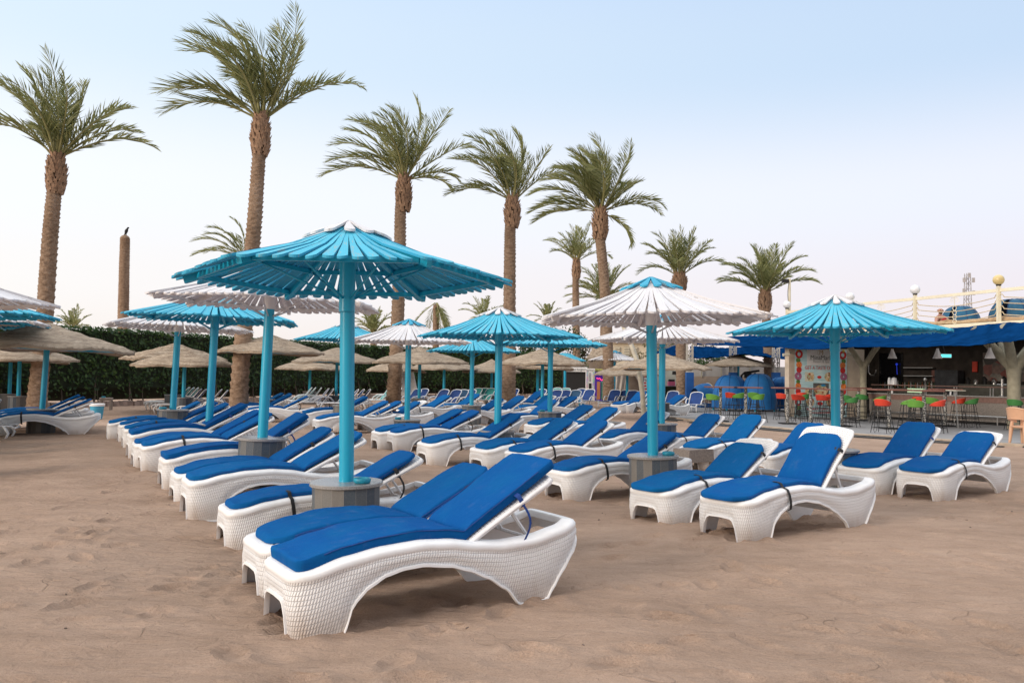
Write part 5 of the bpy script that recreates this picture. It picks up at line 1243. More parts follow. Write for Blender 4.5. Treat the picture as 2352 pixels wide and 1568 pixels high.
for px, Y, lab in ((1583.5, 44, 'square blue pillar with white lattice tower right of the stout palm trunk'), (1683, 45, 'square blue pillar with white lattice tower behind the dome shelters'), (1782, 44, 'square blue pillar with white lattice tower beside the banner wall')):
    p = at(px, 900, Y); p.z = 0; t = thing('lattice_pillar', lab, 'pillar', p, 0, 'blue pillars with lattice towers'); h = at(px, 855, Y).z; top = at(px, 790, Y).z
    m = MB(); m.box((0, 0, h / 2), (.38, .38, h)); obj('pillar', m, [MT['pillarblue']], t, False); m = MB()
    for sx_ in (-.14, .14):
        for sy in (-.14, .14): m.box((sx_, sy, (h + top) / 2), (.05, .05, top - h))
    k = 0; z = h
    while z < top - .2:
        for sy in (-.14, .14):
            q = Vector((-.115, sy, z)), Vector((.115, sy, z + .24)); d = q[1] - q[0]; m.box((q[0] + q[1]) / 2, (d.length, .03, .03), 0, d.to_track_quat('X', 'Z').to_matrix()); m.box((0, sy, z), (.23, .045, .04))
        z += .26
    obj('lattice_tower', m, [MT['lattice']], t, False)
# domed beach shelters on the ground
for px, Y, w, h, lab in ((1678, 39.5, 1.74, 1.66, 'blue dome shelter behind the first bar table, left of the three'), (1743, 39, 1.68, 1.74, 'blue dome shelter in the middle of the three, tallest'), (1797, 40.2, 1.6, 1.62, 'blue dome shelter partly hidden by the banner wall')):
    p = at(px, 940, Y); dome(Vector((p.x, Y, 0)), -pi / 2 + .4, w, h, MT['tent'], MT['tentdark'], 'dome_shelter', lab, True, 8, 0, 'blue dome beach shelters')
p = at(1618, 910, 43); t = thing('open_shelter', 'small round blue shelter tipped open towards the beach', 'beach shelter', Vector((p.x, 43, 0)), R(200)); m = MB()
def f(u, v): a = pi * 1.15 * u - .075 * pi; b = v * .75; r = .62 * cos(b * pi / 2 * .8); return Vector((-.2 + .85 * sin(b * pi / 2), r * cos(a), .62 + r * sin(a)))
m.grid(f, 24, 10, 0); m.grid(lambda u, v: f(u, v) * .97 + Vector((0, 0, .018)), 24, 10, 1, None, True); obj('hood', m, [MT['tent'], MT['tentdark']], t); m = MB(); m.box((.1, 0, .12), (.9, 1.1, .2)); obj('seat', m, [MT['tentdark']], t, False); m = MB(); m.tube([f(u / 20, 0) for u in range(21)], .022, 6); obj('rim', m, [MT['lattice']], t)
# bar tables and stools
def table(px, py, Y, w, lab, z=None, rz=0.0):
    p = at(px, py, Y); h = p.z; t = thing('bar_table', lab, 'table', Vector((p.x, Y, .03)), rz, 'high bar tables'); m = MB(); m.box((0, 0, h - .055), (w, .7, .045)); obj('table_top', m, [MT['tabletop']], t, False)
    m = MB(); m.tube([(0, 0, 0), (0, 0, h - .08)], .055, 12); obj('post', m, [MT['post']], t); m = MB(); m.box((0, 0, .015), (.5, .5, .03)); obj('foot_plate', m, [MT['black']], t, False)
for px, py, Y, w, lab in ((1655, 887, 29.4, 1.0, 'high bar table farthest left, before the dome shelters'), (1713, 888, 29.4, 1.0, 'high bar table second from the left, at the dome shelters'), (1809, 889, 28.6, .92, 'high bar table at the left edge of the banner'), (1862, 890.5, 28.2, .92, 'high bar table in front of the banner, with a blue bowl behind it'), (1934, 893, 27.6, 1.0, 'high bar table right of the blue parasol pole, before the column'), (1972, 889.5, 31.5, .7, 'small high table close to the left end of the counter'), (2042, 893, 26.6, 1.1, 'high bar table with mottled post in front of the counter'), (2122, 895, 26.2, .95, 'high bar table farthest right of the front line, mottled post'), (2171, 892, 28.6, .85, 'high table close to the counter behind the front line')):
    table(px, py, Y, w, lab)
p = at(2195, 895, 27.5); t = thing('bar_table', 'small pale high table on a thin leaning steel leg near the counter', 'table', Vector((p.x, 27.5, .03)), .3, 'high bar tables'); m = MB(); m.box((0, 0, p.z - .05), (.42, .42, .03)); obj('table_top', m, [MT['creampole']], t, False); m = MB(); m.tube([(-.03, 0, p.z - .06), (.10, 0, 0)], .022, 8); obj('post', m, [MT['steel']], t)
def stool_meshes():
    m = MB()
    m.lathe([(.001, .775), (.15, .775), (.195, .79), (.205, .805), (.195, .812), (.12, .80), (.001, .798)], 22)
    def f(u, v, k=0):
        a = (u - .5) * 4.3; h = .175 * max(0.0, cos(a * .70)) ** .75; r = .205 + .025 * v - k
        return Vector((-r * cos(a) - .02 * v * cos(a), r * sin(a), .79 + v * (h + .012)))
    m.grid(f, 30, 6); m.grid(lambda u, v: f(u, v, .016), 30, 6, 0, None, True); m.tube([f(k / 30, 1, .008) for k in range(31)], .011, 6)
    l = []
    for sx_ in (-1, 1):
        for sy in (-1, 1): k = MB(); k.tube([(.13 * sx_ + .01, .13 * sy, .79), (.24 * sx_, .24 * sy, 0)], .0095, 6); l.append(k.mesh('leg', [MT['black']], True))
    r = MB()
    for z, a in ((.30, .20), (.52, .168), (.15, .218)):
        q = [(a, a, z), (-a, a, z), (-a, -a, z), (a, -a, z)]
        for i in range(4): r.tube([q[i], q[(i + 1) % 4]], .008, 5)
    for sy in (-1, 1): r.tube([(-.06, .13 * sy, .78), (-.09, .22 * sy, .05), (0, .235 * sy, .0), (.09, .22 * sy, .05), (.06, .13 * sy, .78)], .007, 5)
    return {c: m.mesh('stool_seat', [MT[c]], True) for c in ('red', 'green', 'dkgreen')}, l, r.mesh('stool_rings', [MT['black']], True)
SS, SLg, SRg = stool_meshes()
def stool(px, py, c, rot, lab):
    p = gp(px, py, .84); t = thing('bar_stool', lab, 'bar stool', Vector((p.x, p.y, .03)), R(rot + (40 if rot < 90 else -40)), 'bar stools around the high tables')
    obj('seat', SS[c], None, t)
    for k in SLg: obj('leg', k, None, t)
    obj('foot_rings', SRg, None, t)
for px, py, c, rot, lab in (
 (1637, 916, 'green', 5, 'lime green bar stool standing farthest left, by the first table'), (1680, 911.5, 'red', 5, 'orange-red bar stool under the first table, between its two posts'), (1695, 912, 'green', 175, 'lime green bar stool half behind an orange-red one, between the first two posts'), (1740, 915.5, 'green', 165, 'lime green bar stool in front of the tallest dome shelter'), (1731, 911, 'green', 20, 'green bar stool just behind another green one at the tallest dome'),
 (1797, 913.5, 'red', 5, 'orange-red bar stool left of the banner table post'), (1833, 916.5, 'red', 0, 'orange-red bar stool before the left border of the banner'), (1845, 914, 'dkgreen', 185, 'green bar stool peeping out right of an orange-red one at the banner'), (1841, 911, 'red', 40, 'red bar stool hidden behind others at the banner, only its back showing'), (1889, 917.5, 'red', 0, 'orange-red bar stool left of the right-hand turquoise pole'), (1898, 914, 'red', 180, 'red bar stool touching the left side of the right-hand turquoise pole'),
 (1943, 917.5, 'dkgreen', 0, 'green bar stool right beside the right-hand turquoise pole'), (1954, 922.5, 'dkgreen', 185, 'dark green bar stool nearest to the right-hand turquoise pole'), (1980, 915.5, 'dkgreen', 0, 'green bar stool with back to the left, in front of the olive column'), (2006, 912, 'dkgreen', 180, 'green bar stool farther back, left of the mottled post'), (2019, 919, 'green', 180, 'green bar stool behind an orange one at the mottled post'), (2048, 911.5, 'dkgreen', 180, 'green bar stool close to the counter behind the mottled post'), (2027, 929.5, 'red', 0, 'orange bar stool nearest in front of the bar, left of the mottled post'),
 (2084, 927, 'green', 180, 'green bar stool left neighbour of the bright green one'), (2103, 932.5, 'green', 15, 'bright green bar stool nearest between the two mottled posts'), (2112, 922.5, 'red', 10, 'red bar stool with a blue edge behind the bright green one'), (2140, 924.5, 'green', 0, 'green bar stool mostly hidden by the rightmost mottled post'), (2152, 930.5, 'red', 180, 'glossy red bar stool right of the rightmost mottled post'), (2186, 919, 'dkgreen', 10, 'green bar stool behind the thin leaning table leg'), (2200, 924.5, 'red', 180, 'red bar stool beside the thin leaning table leg'), (2229, 925.5, 'dkgreen', 180, 'green bar stool standing rightmost at the open counter'), (2331, 929, 'dkgreen', 0, 'green bar stool behind the peach armchair at the right edge')):
    stool(px, py, c, rot, lab)
# peach plastic armchair
p = gp(2366, 1021, .03); t = thing('armchair', 'peach beige moulded plastic armchair cut by the right edge of the photo', 'chair', Vector((p.x, p.y + .25, .03)), R(200)); m = MB()
def tub(u, v):
    a = -2.0 + 4.0 * u; k = max(0, cos(a * .62)); zt = .66 + .24 * k ** 1.4; zb = .47 + .16 * k; r = .31 + .035 * k; z = zb + (zt - zb) * v
    return Vector((r * cos(a) * 1.0 + .05 * v * k, r * sin(a) * 1.05, z))
m.grid(tub, 30, 8); m.grid(lambda u, v: tub(u, v) * 1.0 - Vector((cos(-2 + 4 * u) * .022, sin(-2 + 4 * u) * .022, 0)), 30, 8, 0, None, True); m.tube([tub(k / 30, 1) - Vector((cos(-2 + 4 * k / 30) * .011, sin(-2 + 4 * k / 30) * .011, 0)) for k in range(31)], .02, 8); m.tube([tub(k / 30, 0) - Vector((cos(-2 + 4 * k / 30) * .011, sin(-2 + 4 * k / 30) * .011, 0)) for k in range(31)], .018, 8); obj('back_shell', m, [MT['beige']], t)
m = MB(); m.lathe([(.001, .43), (.2, .43), (.28, .45), (.30, .44), (.29, .41), (.2, .39), (.001, .39)], 28); obj('seat', m, [MT['beige']], t)
for a in (.75, -.75, 2.35, -2.35): m = MB(); m.tube([(.25 * cos(a), .25 * sin(a), .62 if abs(a) > 1 else .56), (.27 * cos(a), .27 * sin(a), .38), (.31 * cos(a), .31 * sin(a), 0)], [.035, .05, .03], 10); obj('leg', m, [MT['beige']], t)
# left edge small furniture
def litter_bin(px, py, label, sc=1.0):
    p = gp(px, py, 0); t = thing('litter_bin', label, 'bin', p, 0, 'blue plastic litter bins'); m = MB(); m.lathe([(.14 * sc, 0), (.16 * sc, .12), (.19 * sc, .40), (.20 * sc, .46), (.185 * sc, .46), (.15 * sc, .1), (.001, .08)], 22); obj('bucket', m, [MT['bin']], t); m = MB(); m.lathe([(.205 * sc, .40), (.21 * sc, .46), (.20 * sc, .475), (.185 * sc, .46)], 22); obj('rim', m, [MT['white']], t); return t
litter_bin(222, 962, 'blue plastic litter bin beside the side-on loungers at left', 1.08); litter_bin(420, 941, 'blue plastic litter bin with white liner behind the fourth left pedestal', 1.05); litter_bin(1336, 934, 'blue plastic litter bin with white rim on open sand near the tattoo shop', 1.0); litter_bin(1590, 935, 'blue plastic bin right of the stout palm trunk', .8)
p = gp(243, 941, 0); t = thing('side_table', 'small square taupe plastic table before the hedge at left', 'table', p, .3); m = MB(); m.box((0, 0, .43), (.42, .42, .05)); m.box((0, 0, .38), (.38, .38, .05)); obj('table_top', m, [MT['taupe']], t, False)
for sx_ in (-1, 1):
    for sy in (-1, 1): m = MB(); m.box((.17 * sx_, .17 * sy, .18), (.07, .07, .36), 0, None); obj('leg', m, [MT['taupe']], t, False)
o = obj('ashtray', BO, None); o.location = p + Vector((-.08, -.05, .455)); tag(o, 'turquoise clay ashtray on the taupe table before the hedge', 'ashtray', 'clay ashtrays on the pedestals')
p = gp(1598, 1079, -.02); t = thing('footstool', 'grey-brown rattan footstool behind the near white parasol pedestal', 'footstool', Vector((p.x, p.y + .2, -.02)), .5); m = MB(); m.box((0, 0, .24), (.56, .44, .22), 0, None, .97); obj('body', m, [MT['darktaupe']], t, False)
for sx_ in (-1, 1):
    for sy in (-1, 1): m = MB(); m.box((.23 * sx_, .17 * sy, .065), (.07, .07, .13)); obj('leg', m, [MT['darktaupe']], t, False)
# slanted cream pole
t = thing('bent_pole', 'cream steel pole bending left at its top, right of centre', 'pole', at(1478, 953, 33)); o0 = t.location.copy(); m = MB(); pts = [at(1479, 956, 33), at(1476, 906, 33), at(1471, 870, 33), at(1463, 828, 33), at(1449, 789, 33), at(1430, 745, 33)]; m.tube([q - o0 for q in pts], [.10, .10, .10, .095, .09, .085], 14); obj('shaft', m, [MT['creampole']], t)
# ------------------------------------------------------------------ far stalls
def box_at(mb, x0, x1, y0, y1, Y, dep=.1, m=0):
    a, b = at(x0, y1, Y), at(x1, y0, Y); mb.box(((a.x + b.x) / 2, Y + dep / 2, (a.z + b.z) / 2), (abs(b.x - a.x), dep, abs(b.z - a.z)), m)
sh = thing('tattoo_booth', 'black-fronted tattoo booth with white sign and tall picture panels', 'stall', (0, 0, 0))
m = MB(); box_at(m, 1297, 1345, 852, 922, 50, 2.2); obj('dark_opening', m, [MT['black']], sh, False)
m = MB(); box_at(m, 1297, 1349, 843, 853, 49.8, .15); sg = obj('sign', m, [pw], sh, False)
c = at(1324, 848.3, 49.77); m = text_mb('ial tattoo hurghada', .20, c, Matrix(((1, 0, 0), (0, 0, -1), (0, 1, 0))), .001, .78); obj('sign_lettering', m, [pt], sg, False)
m = MB(); box_at(m, 1345, 1366.5, 846, 922, 49.6, .2); pn = obj('picture_panel', m, [pw], sh, False)
c = at(1355, 851, 49.58); m = text_mb('TATTOO', .16, c, Matrix(((1, 0, 0), (0, 0, -1), (0, 1, 0))), .001, .8); obj('panel_lettering', m, [pt], pn, False)
art = simple('multicolour_print', (.25, .20, .22), .6, .9, 14)
def m_art():
    n = NT('tattoo_artwork_print'); o = n.pos(); f = n.noise(n.scale(o, (5, 5, 3)), 1.3, 4, .7, 'Color'); g = n.node('ShaderNodeHueSaturation'); g.inputs['Saturation'].default_value = 1.6; n.link(f, g.inputs['Color']); n.col(g.outputs[0]); n.rough(.6); return n.mat
art = m_art()
for x0, x1, y0, y1, mm in ((1346.5, 1350.5, 852, 890, art), (1353, 1357, 856, 876, simple('grey_print', (.3, .3, .33), .6, .4, 10)), (1360.5, 1365, 852, 893, art), (1352.5, 1358.5, 880, 893, MT['black'])): m = MB(); box_at(m, x0, x1, y0, y1, 49.57, .02); obj('panel_picture', m, [mm], pn, False)
m = MB(); box_at(m, 1366.8, 1404, 854, 922, 50.3, 1.0); obj('violet_room', m, [emit('violet_glow', (.05, .015, .22), .55)], sh, False); m = MB(); box_at(m, 1366.8, 1404, 847, 854, 49.9, .3); obj('yellow_header', m, [simple('yellow_blue_header', (.45, .45, .15), .6, .6, 2)], sh, False)
m = MB()
for k in range(3): q = at(1370 + k * 8, 869 + 3 * (k % 2), 50.2); m.tube([q + Vector((.05 * j, 0, .05 * sin(j * 2.2))) for j in range(6)], .014, 5)
obj('neon_sign', m, [emit('pink_neon', (1, .06, .15), 2.5)], sh)
m = MB(); box_at(m, 1371, 1378.5, 876, 917, 49.0, .08); t = obj('leaning_board', m, [simple('orange_board', (.42, .17, .07), .7, .2, 5)], None, False); tag(t, 'orange-brown board leaning before the violet lit booth', 'board')
m = MB(); box_at(m, 1379.5, 1390, 876, 917, 49.1, .08); t = obj('leaning_board', m, [simple('teal_patterned_board', (.10, .33, .30), .7, .5, 20)], None, False); tag(t, 'teal patterned board leaning beside a palm trunk', 'board')
tn = thing('cream_tent', 'cream curtain tent with a dark triangular opening', 'tent', (0, 0, 0)); MT['curtain'] = simple('cream_canvas', (.50, .46, .42), .9, .1, 3, .2)
def curtain(pts, name, mat='curtain'):
    m = MB(); (a, b, c_, d) = [at(x, y, 48) for x, y in pts]
    def f(u, v): p = a.lerp(b, u).lerp(d.lerp(c_, u), v); p.y += .08 * sin(u * 22) - .2 * 0; return p
    m.grid(f, 40, 4); m.grid(lambda u, v: f(u, v) + Vector((0, .03, 0)), 40, 4, 0, None, True); obj(name, m, [MT[mat]], tn)
curtain(((1396, 842), (1444, 842), (1428, 925), (1396, 925)), 'curtain'); curtain(((1446, 842), (1480, 842), (1480, 905), (1474, 894)), 'curtain')
m = MB(); box_at(m, 1420, 1484, 842, 925, 49.2, .05); obj('inner_wall', m, [MT['tanwall']], tn, False); m = MB(); box_at(m, 1394, 1486, 838, 842.5, 47.9, 2.2); obj('roof_edge', m, [MT['curtain']], tn, False); m = MB(); box_at(m, 1480, 1484, 842, 870, 48, .1); obj('red_striped_valance', m, [simple('red_cloth', (.5, .07, .05), .8, .2, 5)], tn, False)
ks = thing('kiosk', 'pale glass-fronted kiosk with shelves and a pink crate behind the right poles', 'stall', (0, 0, 0)); m = MB(); box_at(m, 1482, 1562, 842, 925, 52, .2); obj('back_wall', m, [simple('pale_green_wall', (.36, .39, .36), .7, .15, 2)], ks, False); m = MB(); box_at(m, 1484, 1500, 845, 866, 49.5, .2); box_at(m, 1524, 1556, 886, 912, 49.8, .5); obj('dark_shrubs', m, [MT['hedgecore']], ks, False)
m = MB(); box_at(m, 1535.5, 1551, 876, 886, 49.9, .4); obj('pink_crate', m, [simple('pink_plastic', (.62, .14, .26), .5, .1, 4)], ks, False); m = MB(); box_at(m, 1524, 1556, 886, 887, 49.7, .6); obj('shelf', m, [MT['steel']], ks, False); m = MB(); box_at(m, 1537, 1550, 871, 876, 50, .3); box_at(m, 1546, 1554, 852.5, 860, 51.5, .3); obj('boxes', m, [MT['black']], ks, False)
m = MB(); box_at(m, 1479, 1491, 867, 900, 47.4, .06); po_ = tag(obj('poster_board', m, [pw], None, False), 'white poster with cherries and the word Happy beside the near white pole', 'poster'); c = at(1486, 872.5, 47.38); m = text_mb('Happy', .19, c, Matrix(((1, 0, 0), (0, 0, -1), (0, 1, 0))), .001, .8); obj('lettering', m, [pt], po_, False)
for q in ((1481.5, 879), (1482, 886), (1487, 893), (1483, 893)): m = MB(); m.sphere(at(*q, 47.38), .05, 10, 6, 0, (1.3, .2, 1)); obj('cherry_print', m, [pr_], po_)
# tall white notice stand by the palm
t = thing('notice_board', 'tall white tapering notice stand printed with small lines, beside a palm trunk', 'sign', at(938, 912, 42)); o0 = t.location.copy(); m = MB(); q = [at(918, 912, 42), at(961, 912, 42), at(946, 838, 42), at(923, 838, 42)]; m.add([v - o0 for v in q] + [v - o0 + Vector((0, .12, 0)) for v in q], [(0, 1, 2, 3), (7, 6, 5, 4), (0, 4, 5, 1), (1, 5, 6, 2), (2, 6, 7, 3), (3, 7, 4, 0)]); obj('panel', m, [MT['white']], t, False); m = MB()
for k in range(24):
    y = 846 + k * 2.3; a, b = at(925 - (k > 12) * 2, y, 41.99), at(943 + k * .45 - rnd.uniform(0, 7), y + .3, 41.99); m.box((a + b) / 2 - o0, (b.x - a.x, .006, .014))
obj('printed_lines', m, [simple('print_blue_grey', (.30, .36, .46), .6, .2, 4)], t, False)
# walls, houses and bushes behind
m = MB(); box_at(m, 1560, 1830, 843, 867, 52.5, .25); w = obj('boundary_wall', m, [MT['greywall']], None, False); tag(w, 'long grey rendered wall behind the dome shelters', 'wall'); m = MB(); box_at(m, 1560, 1830, 867, 925, 52.4, .3); obj('wall_base', m, [MT['tanwall']], w, False); m = MB()
for x in (1611, 1656, 1722): box_at(m, x, x + 1.5, 838, 867, 52.3, .1)
obj('fence_post', m, [MT['column']], w, False)
hs = thing('house', 'cream house with louvred windows far behind the tents', 'house', (0, 0, 0)); m = MB(); box_at(m, 1404, 1560, 786, 905, 78, 6); obj('wall', m, [simple('cream_house_wall', (.60, .54, .42), .85, .1, 2, .1)], hs, False)
for x in (1412, 1434, 1452, 1500, 1528):
    m = MB(); box_at(m, x, x + 12, 797, 820, 77.9, .15); wv = obj('window', m, [simple('grey_window', (.22, .23, .22), .4, .2, 3)], hs, False); m = MB()
    for k in range(6): box_at(m, x, x + 12, 798 + k * 3.8, 799.3 + k * 3.8, 77.8, .1)
    obj('louvres', m, [MT['cream']], wv, False)
m = MB(); box_at(m, 1402, 1562, 783.5, 787, 77.6, 6.8); obj('roof', m, [MT['lattice']], hs, False)
hu = thing('thatched_hut', 'collapsing thatched hut roof beside the curved palm trunk', 'hut', at(1372, 900, 60)); o0 = hu.location.copy(); m = MB(); q = [at(1342, 826, 60), at(1420, 822, 60), at(1396, 790, 61.5), at(1362, 796, 61.5)]
def f(u, v): p = q[0].lerp(q[1], u).lerp(q[3].lerp(q[2], u), v) - o0; p.z += .12 * noise.noise(Vector((u * 6, v * 4, 0))) - .15 * sin(pi * v); p.y += .1 * noise.noise(Vector((u * 5, v * 5, 4))); return p
m.grid(f, 24, 10, 0, (2, .6)); m.grid(lambda u, v: f(u, v) + Vector((0, .15, -.12)), 24, 10, 0, (2, .6), True); obj('roof', m, [MT['thatch']], hu); m = MB(); a, b = at(1344, 905, 61.5) - o0, at(1416, 824, 61.5) - o0; m.box(((a.x + b.x) / 2, 1.9, (a.z + b.z) / 2), (b.x - a.x, .3, b.z - a.z)); obj('wall', m, [MT['tanwall']], hu, False)
m = MB()
for k in range(26): a = q[0].lerp(q[1], k / 25) - o0; m.tube([a + Z3 * .1, a + Vector((rnd.uniform(-.5, .3), -.2, rnd.uniform(-.9, -.2)))], .02, 4)
obj('loose_reeds', m, [MT['rachis2']], hu)
def bush(px, py, Y, w, h, lab, n=900, mat='hedge'):
    p = at(px, py, Y); t = thing('bush', lab, 'bush', Vector((p.x, Y, 0)), 0, 'bushes beyond the beach'); r_ = random.Random(int(px)); m = MB(); st_ = MB(); zc_ = p.z
    cl = [(r_.uniform(-.42, .42) * w, r_.uniform(-.4, .4) * w * .5, zc_ + r_.uniform(-.45, .4) * h, r_.uniform(.18, .32) * h) for _ in range(11)]
    for i in range(n):
        c = cl[i % 11]; d = Vector((r_.gauss(0, 1), r_.gauss(0, 1), r_.gauss(0, 1))).normalized() * c[3] * r_.uniform(.5, 1.2); q = Vector(c[:3]) + d
        a = Vector((r_.gauss(0, 1), r_.gauss(0, 1), r_.gauss(0, 1))).normalized(); b = a.orthogonal().normalized(); s_ = r_.uniform(.06, .15)
        m.add([q - a * s_, q + b * s_ * .5, q + a * s_, q - b * s_ * .5], [(0, 1, 2, 3)])
    for c in cl: st_.tube([(c[0] * .2, c[1] * .2, 0), (c[0] * .6, c[1] * .6, zc_ * .6), c[:3]], [.06, .045, .015], 5)
    obj('leaves', m, [MT[mat]], t, False); obj('branches', st_, [MT['twig']], t)
MT['dryleaf'] = m_leaf('dry_olive_leaf', (.06, .06, .025), (.13, .12, .05), (.24, .19, .10))
bush(1205, 806, 62, 3.6, 1.7, 'clipped bright green shrub behind the central turquoise parasol'); bush(1300, 806, 58, 3.0, 2.4, 'bright green bush left of the collapsing hut', 1300); bush(1336, 812, 63, 3.2, 2.2, 'olive dry bush behind the black booth', 900, 'dryleaf'); bush(1495, 808, 60, 2.6, 2.4, 'sparse bush with dry tips before the cream house', 700, 'dryleaf'); bush(1540, 806, 62, 3.0, 2.6, 'sparse reddish bush right of the near white pole', 800, 'dryleaf'); bush(1600, 800, 60, 3.0, 2.0, 'olive bush above the blue pillar tops', 800, 'dryleaf'); bush(1640, 834, 55, 4.4, 1.3, 'dark shrub row over the grey wall', 1200); bush(1720, 838, 55.5, 4.0, 1.0, 'low dark shrub over the grey wall at right', 800)
gy = thing('exercise_frame', 'black tubular exercise frame behind the dome shelters', 'gym frame', at(1730, 905, 46)); o0 = gy.location.copy(); m = MB(); m.tube([at(1701, 905, 46) - o0, at(1703, 862, 46) - o0, at(1710, 856, 46) - o0, at(1744, 851, 46) - o0], .06, 8); m.tube([at(1736, 905, 46) - o0, at(1734, 856, 46) - o0], .05, 8); obj('frame', m, [MT['black']], gy); m = MB()
for k in range(5): m.box(at(1711 + k * 3.4, 861, 46.1) - o0, (.06, .1, .34))
obj('hanging_grips', m, [MT['black']], gy, False)
# mast and camera pole
mp = at(2223, 745, 130); t = thing('radio_mast', 'grey lattice radio mast far behind the terrace', 'mast', Vector((mp.x, 130, 3))); m = MB(); hgt = at(2223, 628, 130).z - 3; k = 0
for sx_ in (-1, 1):
    for sy in (-1, 1): m.tube([(.62 * sx_, .62 * sy, 0), (.30 * sx_, .30 * sy, hgt)], .055, 5)
z = 0; f_ = 1
while z < hgt - .8:
    w0 = .62 - .32 * z / hgt; w1 = .62 - .32 * (z + .8) / hgt
    for sy in (-1, 1): m.tube([(-w0 * f_, w0 * sy, z), (w1 * f_, w1 * sy, z + .8)], .03, 4); m.tube([(-w0, w0 * sy, z), (w0, w0 * sy, z)], .03, 4); m.tube([(w0 * sy, -w0 * f_, z), (w1 * sy, w1 * f_, z + .8)], .03, 4)
    z += .8; f_ = -f_
obj('lattice', m, [simple('galvanised_grey', (.30, .29, .29), .6, .2, 3)], t); MT['ant'] = simple('antenna_grey', (.42, .41, .41), .6, .2, 3)
for z, x in ((hgt * .93, -.7), (hgt * .93, .75), (hgt * .82, -.75), (hgt * .80, .8), (hgt * .62, .85), (hgt * .60, -.8), (hgt * .98, .1), (hgt * .45, .9), (hgt * .42, -.9)): m = MB(); m.box((x, -.3, z), (.34, .3, .7)); obj('antenna', m, [MT['ant']], t, False)
for k, (px, py, x) in enumerate(((2189, 712, 0), (2203, 716, 0), (2215, 711, 0), (2238, 710, 0))):
    q = at(px, py, 128); m = MB(); m.tube([(q.x - mp.x, -2, 0), (q.x - mp.x, -2, q.z - 3)], .08, 5); m.box((q.x - mp.x, -2.0, q.z - 3.4), (.3, .25, 1.2)); obj('side_antenna', m, [MT['creampole']], t, False)
cp_ = at(1813, 870, 43); t = thing('camera_pole', 'slim cream pole with a boxy security camera and dangling cable beside the last palm', 'pole', Vector((cp_.x, 43, 0))); top = at(1813, 640, 43).z; m = MB(); m.tube([(0, 0, 0), (0, 0, top)], .065, 10); obj('pole', m, [MT['cream']], t); m = MB(); m.box((-.22, 0, top - .12), (.34, .16, .16)); obj('camera', m, [MT['black']], t, False); m = MB(); m.tube([(-.05, -.08, top - .15)] + [(-.10 - .03 * sin(k), -.1, top - .4 - .25 * k) for k in range(7)], .014, 5); obj('cable', m, [MT['black']], t)
# ------------------------------------------------------------------ ground: one sheet of sand out to the horizon, shaped through the points where things stand
KERB = [Vector((5.9, 46, 0)), Vector((5.94, 32.5, 0)), Vector((6.6, 29.4, 0)), Vector((9.4, 24.1, 0)), Vector((12.65, 20.6, 0)), Vector((17.5, 16.6, 0)), Vector((24, 12.5, 0))]
def kerb_side(x, y):                              # > 0 on the paved side
    best = 1e9; sg = -1
    for a, b in zip(KERB, KERB[1:]):
        d = b - a; t = max(0, min(1, ((x - a.x) * d.x + (y - a.y) * d.y) / d.length_squared)); q = a + d * t
        ds = math.hypot(x - q.x, y - q.y)
        if ds < best: best = ds; sg = 1 if d.x * (y - a.y) - d.y * (x - a.x) > 0 else -1
    return best * sg
cell = {}
for (x, y, z) in GROUND: cell.setdefault((int(x // 3), int(y // 3)), []).append((x, y, z))
prints = []
pr2 = random.Random(12)
for i in range(75):                              # trails of footprints
    x = pr2.uniform(-8, 10); y = pr2.uniform(3.4, 15); an = pr2.uniform(0, 2 * pi); sd = 1
    for k in range(pr2.randint(3, 9)):
        prints.append((x - sin(an) * .09 * sd, y + cos(an) * .09 * sd, an + pr2.uniform(-.2, .2), pr2.uniform(.014, .032))); sd = -sd
        an += pr2.uniform(-.12, .12); x += cos(an) * .55; y += sin(an) * .55
for i in range(160): prints.append((pr2.uniform(-6, 8), pr2.uniform(3.4, 14), pr2.uniform(0, pi), pr2.uniform(.008, .022)))
pc = {}
for p in prints: pc.setdefault((int(p[0] // 1), int(p[1] // 1)), []).append(p)
def ground(x, y):
    w, s_ = .12, 0.0; near = 9
    ci, cj = int(x // 3), int(y // 3)
    for i in (-1, 0, 1):
        for j in (-1, 0, 1):
            for (a, b, z) in cell.get((ci + i, cj + j), ()):
                d2 = (x - a) ** 2 + (y - b) ** 2; k = math.exp(-d2 / .9); w += k; s_ += k * z; near = min(near, d2)
    z = s_ / w
    if y < 30 and abs(x) < 20:
        f = max(0, min(1, (28 - y) / 10))
        z += f * (.016 * noise.noise(Vector((x * .9, y * .9, 0))) + .011 * noise.noise(Vector((x * 2.6, y * 3.4, 3))))
        if y < 17: z += f * (.006 * noise.noise(Vector((x * 5, y * 13, 9))) + .005 * noise.noise(Vector((x * 11, y * 14, 5))))
        for i in (-1, 0, 1):
            for j in (-1, 0, 1):
                for (a, b, an, dp) in pc.get((int(x // 1) + i, int(y // 1) + j), ()):
                    u = (x - a) * cos(an) + (y - b) * sin(an); v = -(x - a) * sin(an) + (y - b) * cos(an); q = (u / .14) ** 2 + (v / .07) ** 2
                    if q < 5: sq = math.sqrt(q); e_ = max(0, min(1, (1.15 - sq) / .35)); z += -dp * e_ * (.75 + .25 * cos(u * 22)) + dp * .55 * math.exp(-((sq - 1.35) / .22) ** 2)
        z += .05 * math.exp(-near / .05) * (noise.noise(Vector((x * 6, y * 6, 1))) + .15)
    k = kerb_side(x, y)
    if k > -.1: z = min(z, 0) - .03
    return z
def axis(cuts):
    out = []
    for a, b, st in cuts:
        n = max(1, int(round((b - a) / st))); out += [a + (b - a) * i / n for i in range(n)]
    return out + [cuts[-1][1]]
